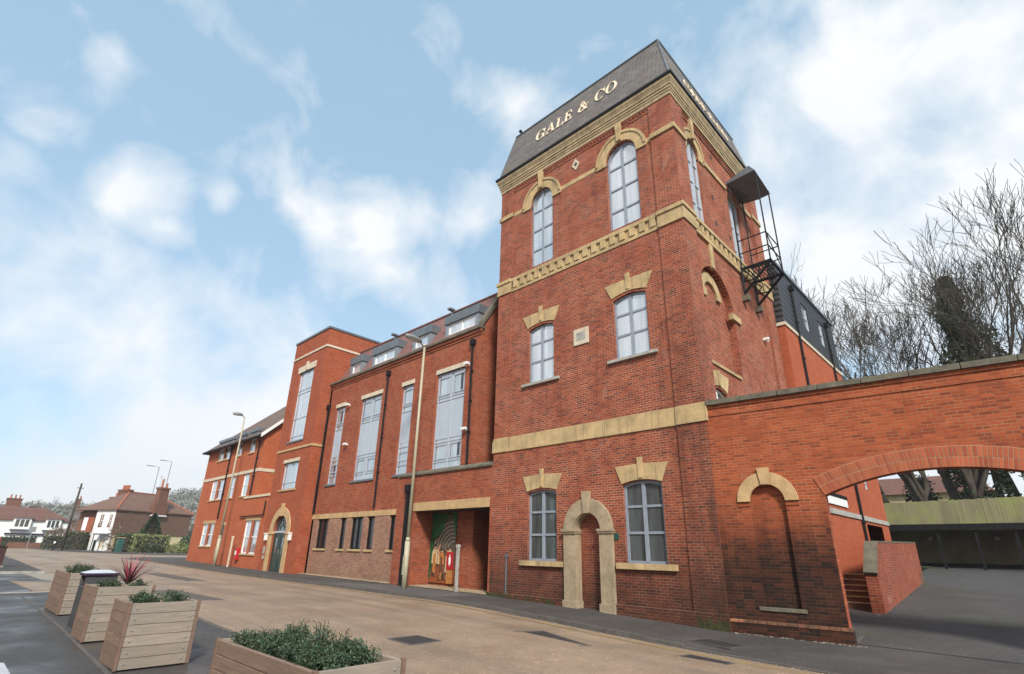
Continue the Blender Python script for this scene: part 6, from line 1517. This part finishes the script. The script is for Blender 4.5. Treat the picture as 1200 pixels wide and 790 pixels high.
bare_tree(-2.9, 46.5, 2.4, 13, .9, 'low multi-stemmed tree behind the fence centre', 22, (.12,0), r0=.38, depth=6)
T_ = thing('distant_house', (-8, 70, 3), 'pale distant house glimpsed through the trees under the arch', 'house')
m = MB(); m.box(-14,-3,70,78,2,8.0); m.build('wall', 'cream_r', T_); m = MB(); hipm = MB(); hipm.add([(-15,69.5,8.0),(-2,69.5,8.0),(-4,74,10.2),(-13,74,10.2),(-2,78.5,8.0),(-15,78.5,8.0)], [(0,1,2,3),(2,4,5,3),(1,4,2),(0,3,5)]); hipm.build('roof', 'tile_far', T_)
# mid-distance trees behind the houses at left
for i, (x, y, h, lab) in enumerate(((-150,20,12,'grey bare tree behind the white house'),(-148,27,13,'grey bare tree behind the telegraph pole'),(-165,14,12,'distant bare tree left of the white house roof'),(-155,34,11,'distant bare tree behind the bay windowed house'))):
    bare_tree(x, y, .6, h, 1.0, lab, 90+i, mat='bark_l', depth=6, r0=.28, grp='bare trees behind the distant houses')
# wooded hill
def wood():
    m = MB(); R = random.Random(77)
    for k in range(1000):
        az = radians(R.uniform(1, 24)); d = R.uniform(290, 460); x, y = -d*cos(az), d*sin(az); z = H(x, y)
        cr = R.uniform(3, 6); ch = R.uniform(6, 13)
        for j in range(70):
            p = Vector((R.gauss(0,1),R.gauss(0,1),R.gauss(0,1))).normalized()*R.uniform(.4,1)
            q = Vector((x+p.x*cr, y+p.y*cr, z+ch*.55+p.z*ch*.5)); v = Vector((R.gauss(0,1),R.gauss(0,1),R.gauss(0,1))).normalized(); b = v.cross(Vector((R.gauss(0,1),R.gauss(0,1),R.gauss(0,1)))).normalized(); s = R.uniform(.35,.9)
            m.add([q-v*s*1.6, q+b*s*.5, q+v*s*1.6, q-b*s*.5], [(0,1,2,3)])
    o = m.build('woodland', 'far_tree'); o['kind'] = 'stuff'
wood()

def haze():
    m = MB(); m.box(-960, 960, -960, 960, -6, 70); o = m.build('haze', 'haze'); o['kind'] = 'stuff'
mh = bpy.data.materials.new('haze'); mh.use_nodes = True; MT['haze'] = mh
N_ = mh.node_tree.nodes; N_.clear(); ou = N_.new('ShaderNodeOutputMaterial'); pv = N_.new('ShaderNodeVolumePrincipled')
pv.inputs['Color'].default_value = (.95,.97,1,1); pv.inputs['Density'].default_value = HAZE; pv.inputs['Anisotropy'].default_value = .3
mh.node_tree.links.new(pv.outputs[0], ou.inputs['Volume'])
SC.cycles.volume_bounces = 1
haze()

def opposite():  # unseen terrace, added to give windows something darker than sky to reflect
    T = thing('added_terrace', (-16, -14, 0), 'unseen brick terrace added behind the viewer for darker window reflections', 'house')
    m = MB(); m.box(-52, 14, -21, -12, -1, 7.6); m.build('wall', 'b_far', T)
    m = MB(); m.add([(-52.3,-11.6,7.6),(14.3,-11.6,7.6),(14.3,-16.5,11),(-52.3,-16.5,11),(14.3,-21.4,7.6),(-52.3,-21.4,7.6)], [(0,1,2,3),(3,2,4,5),(1,4,2),(0,3,5)]); m.build('roof', 'slate', T)
    Mo = lambda u, v, w: (u, -12-w, v)
    for x in range(-50, 12, 4):
        for z in (1.0, 4.6): window(T, Mo, x, x+1.3, z, z+1.7, 'flat', 0, 2, (.5,), .08, .06, -.04, 'white', 'g_dark')
opposite()

def patch(pts, mat, base, dz=.004):
    m = MB(); m.prism(lambda u, v, w: (u, v, G(u)+base+w), pts, dz, -.02); struct(m.build('asphalt_patch', mat))
MT['patch_l'] = asphalt('asphalt_patch_light', (.07,.066,.062), (.12,.113,.105), 45, .9)
MT['patch_d'] = asphalt('asphalt_patch_dark', (.075,.062,.052), (.13,.105,.085), 45, .8)
patch([(-22.5,11.95),(-15.2,12.02),(-14.9,13.0),(-15.1,13.9),(-19.2,13.85),(-22.4,12.9)], 'patch_l', .004)
patch([(-.9,11.2),(2.2,10.95),(2.5,14.3),(-.6,14.4)], 'patch_l', .008)
patch([(-22.6,5.3),(-18.6,5.6),(-18.2,6.5),(-22.8,6.3)], 'patch_d', -.078)
patch([(-34,7.8),(-27,7.9),(-27,8.7),(-34,8.6)], 'patch_d', -.070)
def debris():
    m = MB(); R = random.Random(12)
    for i in range(110):
        u = R.uniform(.1, 2.9); p = Ma(u, 0, -.08-abs(R.gauss(0,.07))); z = G(p[0])+.008; s_ = R.uniform(.006,.022)
        if R.random() < .4 and not (.4 < u < 1.0 or 1.9 < u < 2.8): continue
        m.add([(p[0]-s_,p[1]-s_,z+.008),(p[0]+s_,p[1]-s_*.6,z+.008),(p[0]+s_*.8,p[1]+s_,z+.01),(p[0]-s_*.5,p[1]+s_,z+.008),(p[0],p[1],z+.02)], [(0,1,4),(1,2,4),(2,3,4),(3,0,4)])
    for i in range(220):
        x = R.uniform(-3, 6); y = R.uniform(15, 26); z = CP(x, y)+.004; s_ = R.uniform(.01,.03)
        m.add([(x-s_,y-s_,z),(x+s_,y-s_*.6,z),(x+s_*.8,y+s_,z),(x-s_*.5,y+s_,z)], [(0,1,2,3)])
    for i in range(300):
        x = R.uniform(-30, -1); y = KY(x)-abs(R.gauss(0,.12))-.03; z = G(x)-.078; s_ = R.uniform(.008,.02)
        m.add([(x-s_,y-s_,z),(x+s_,y-s_*.6,z),(x+s_*.8,y+s_,z+.01),(x-s_*.5,y+s_,z)], [(0,1,2,3)])
    m.build('litter_flakes', 'slab')['kind'] = 'stuff'
debris()
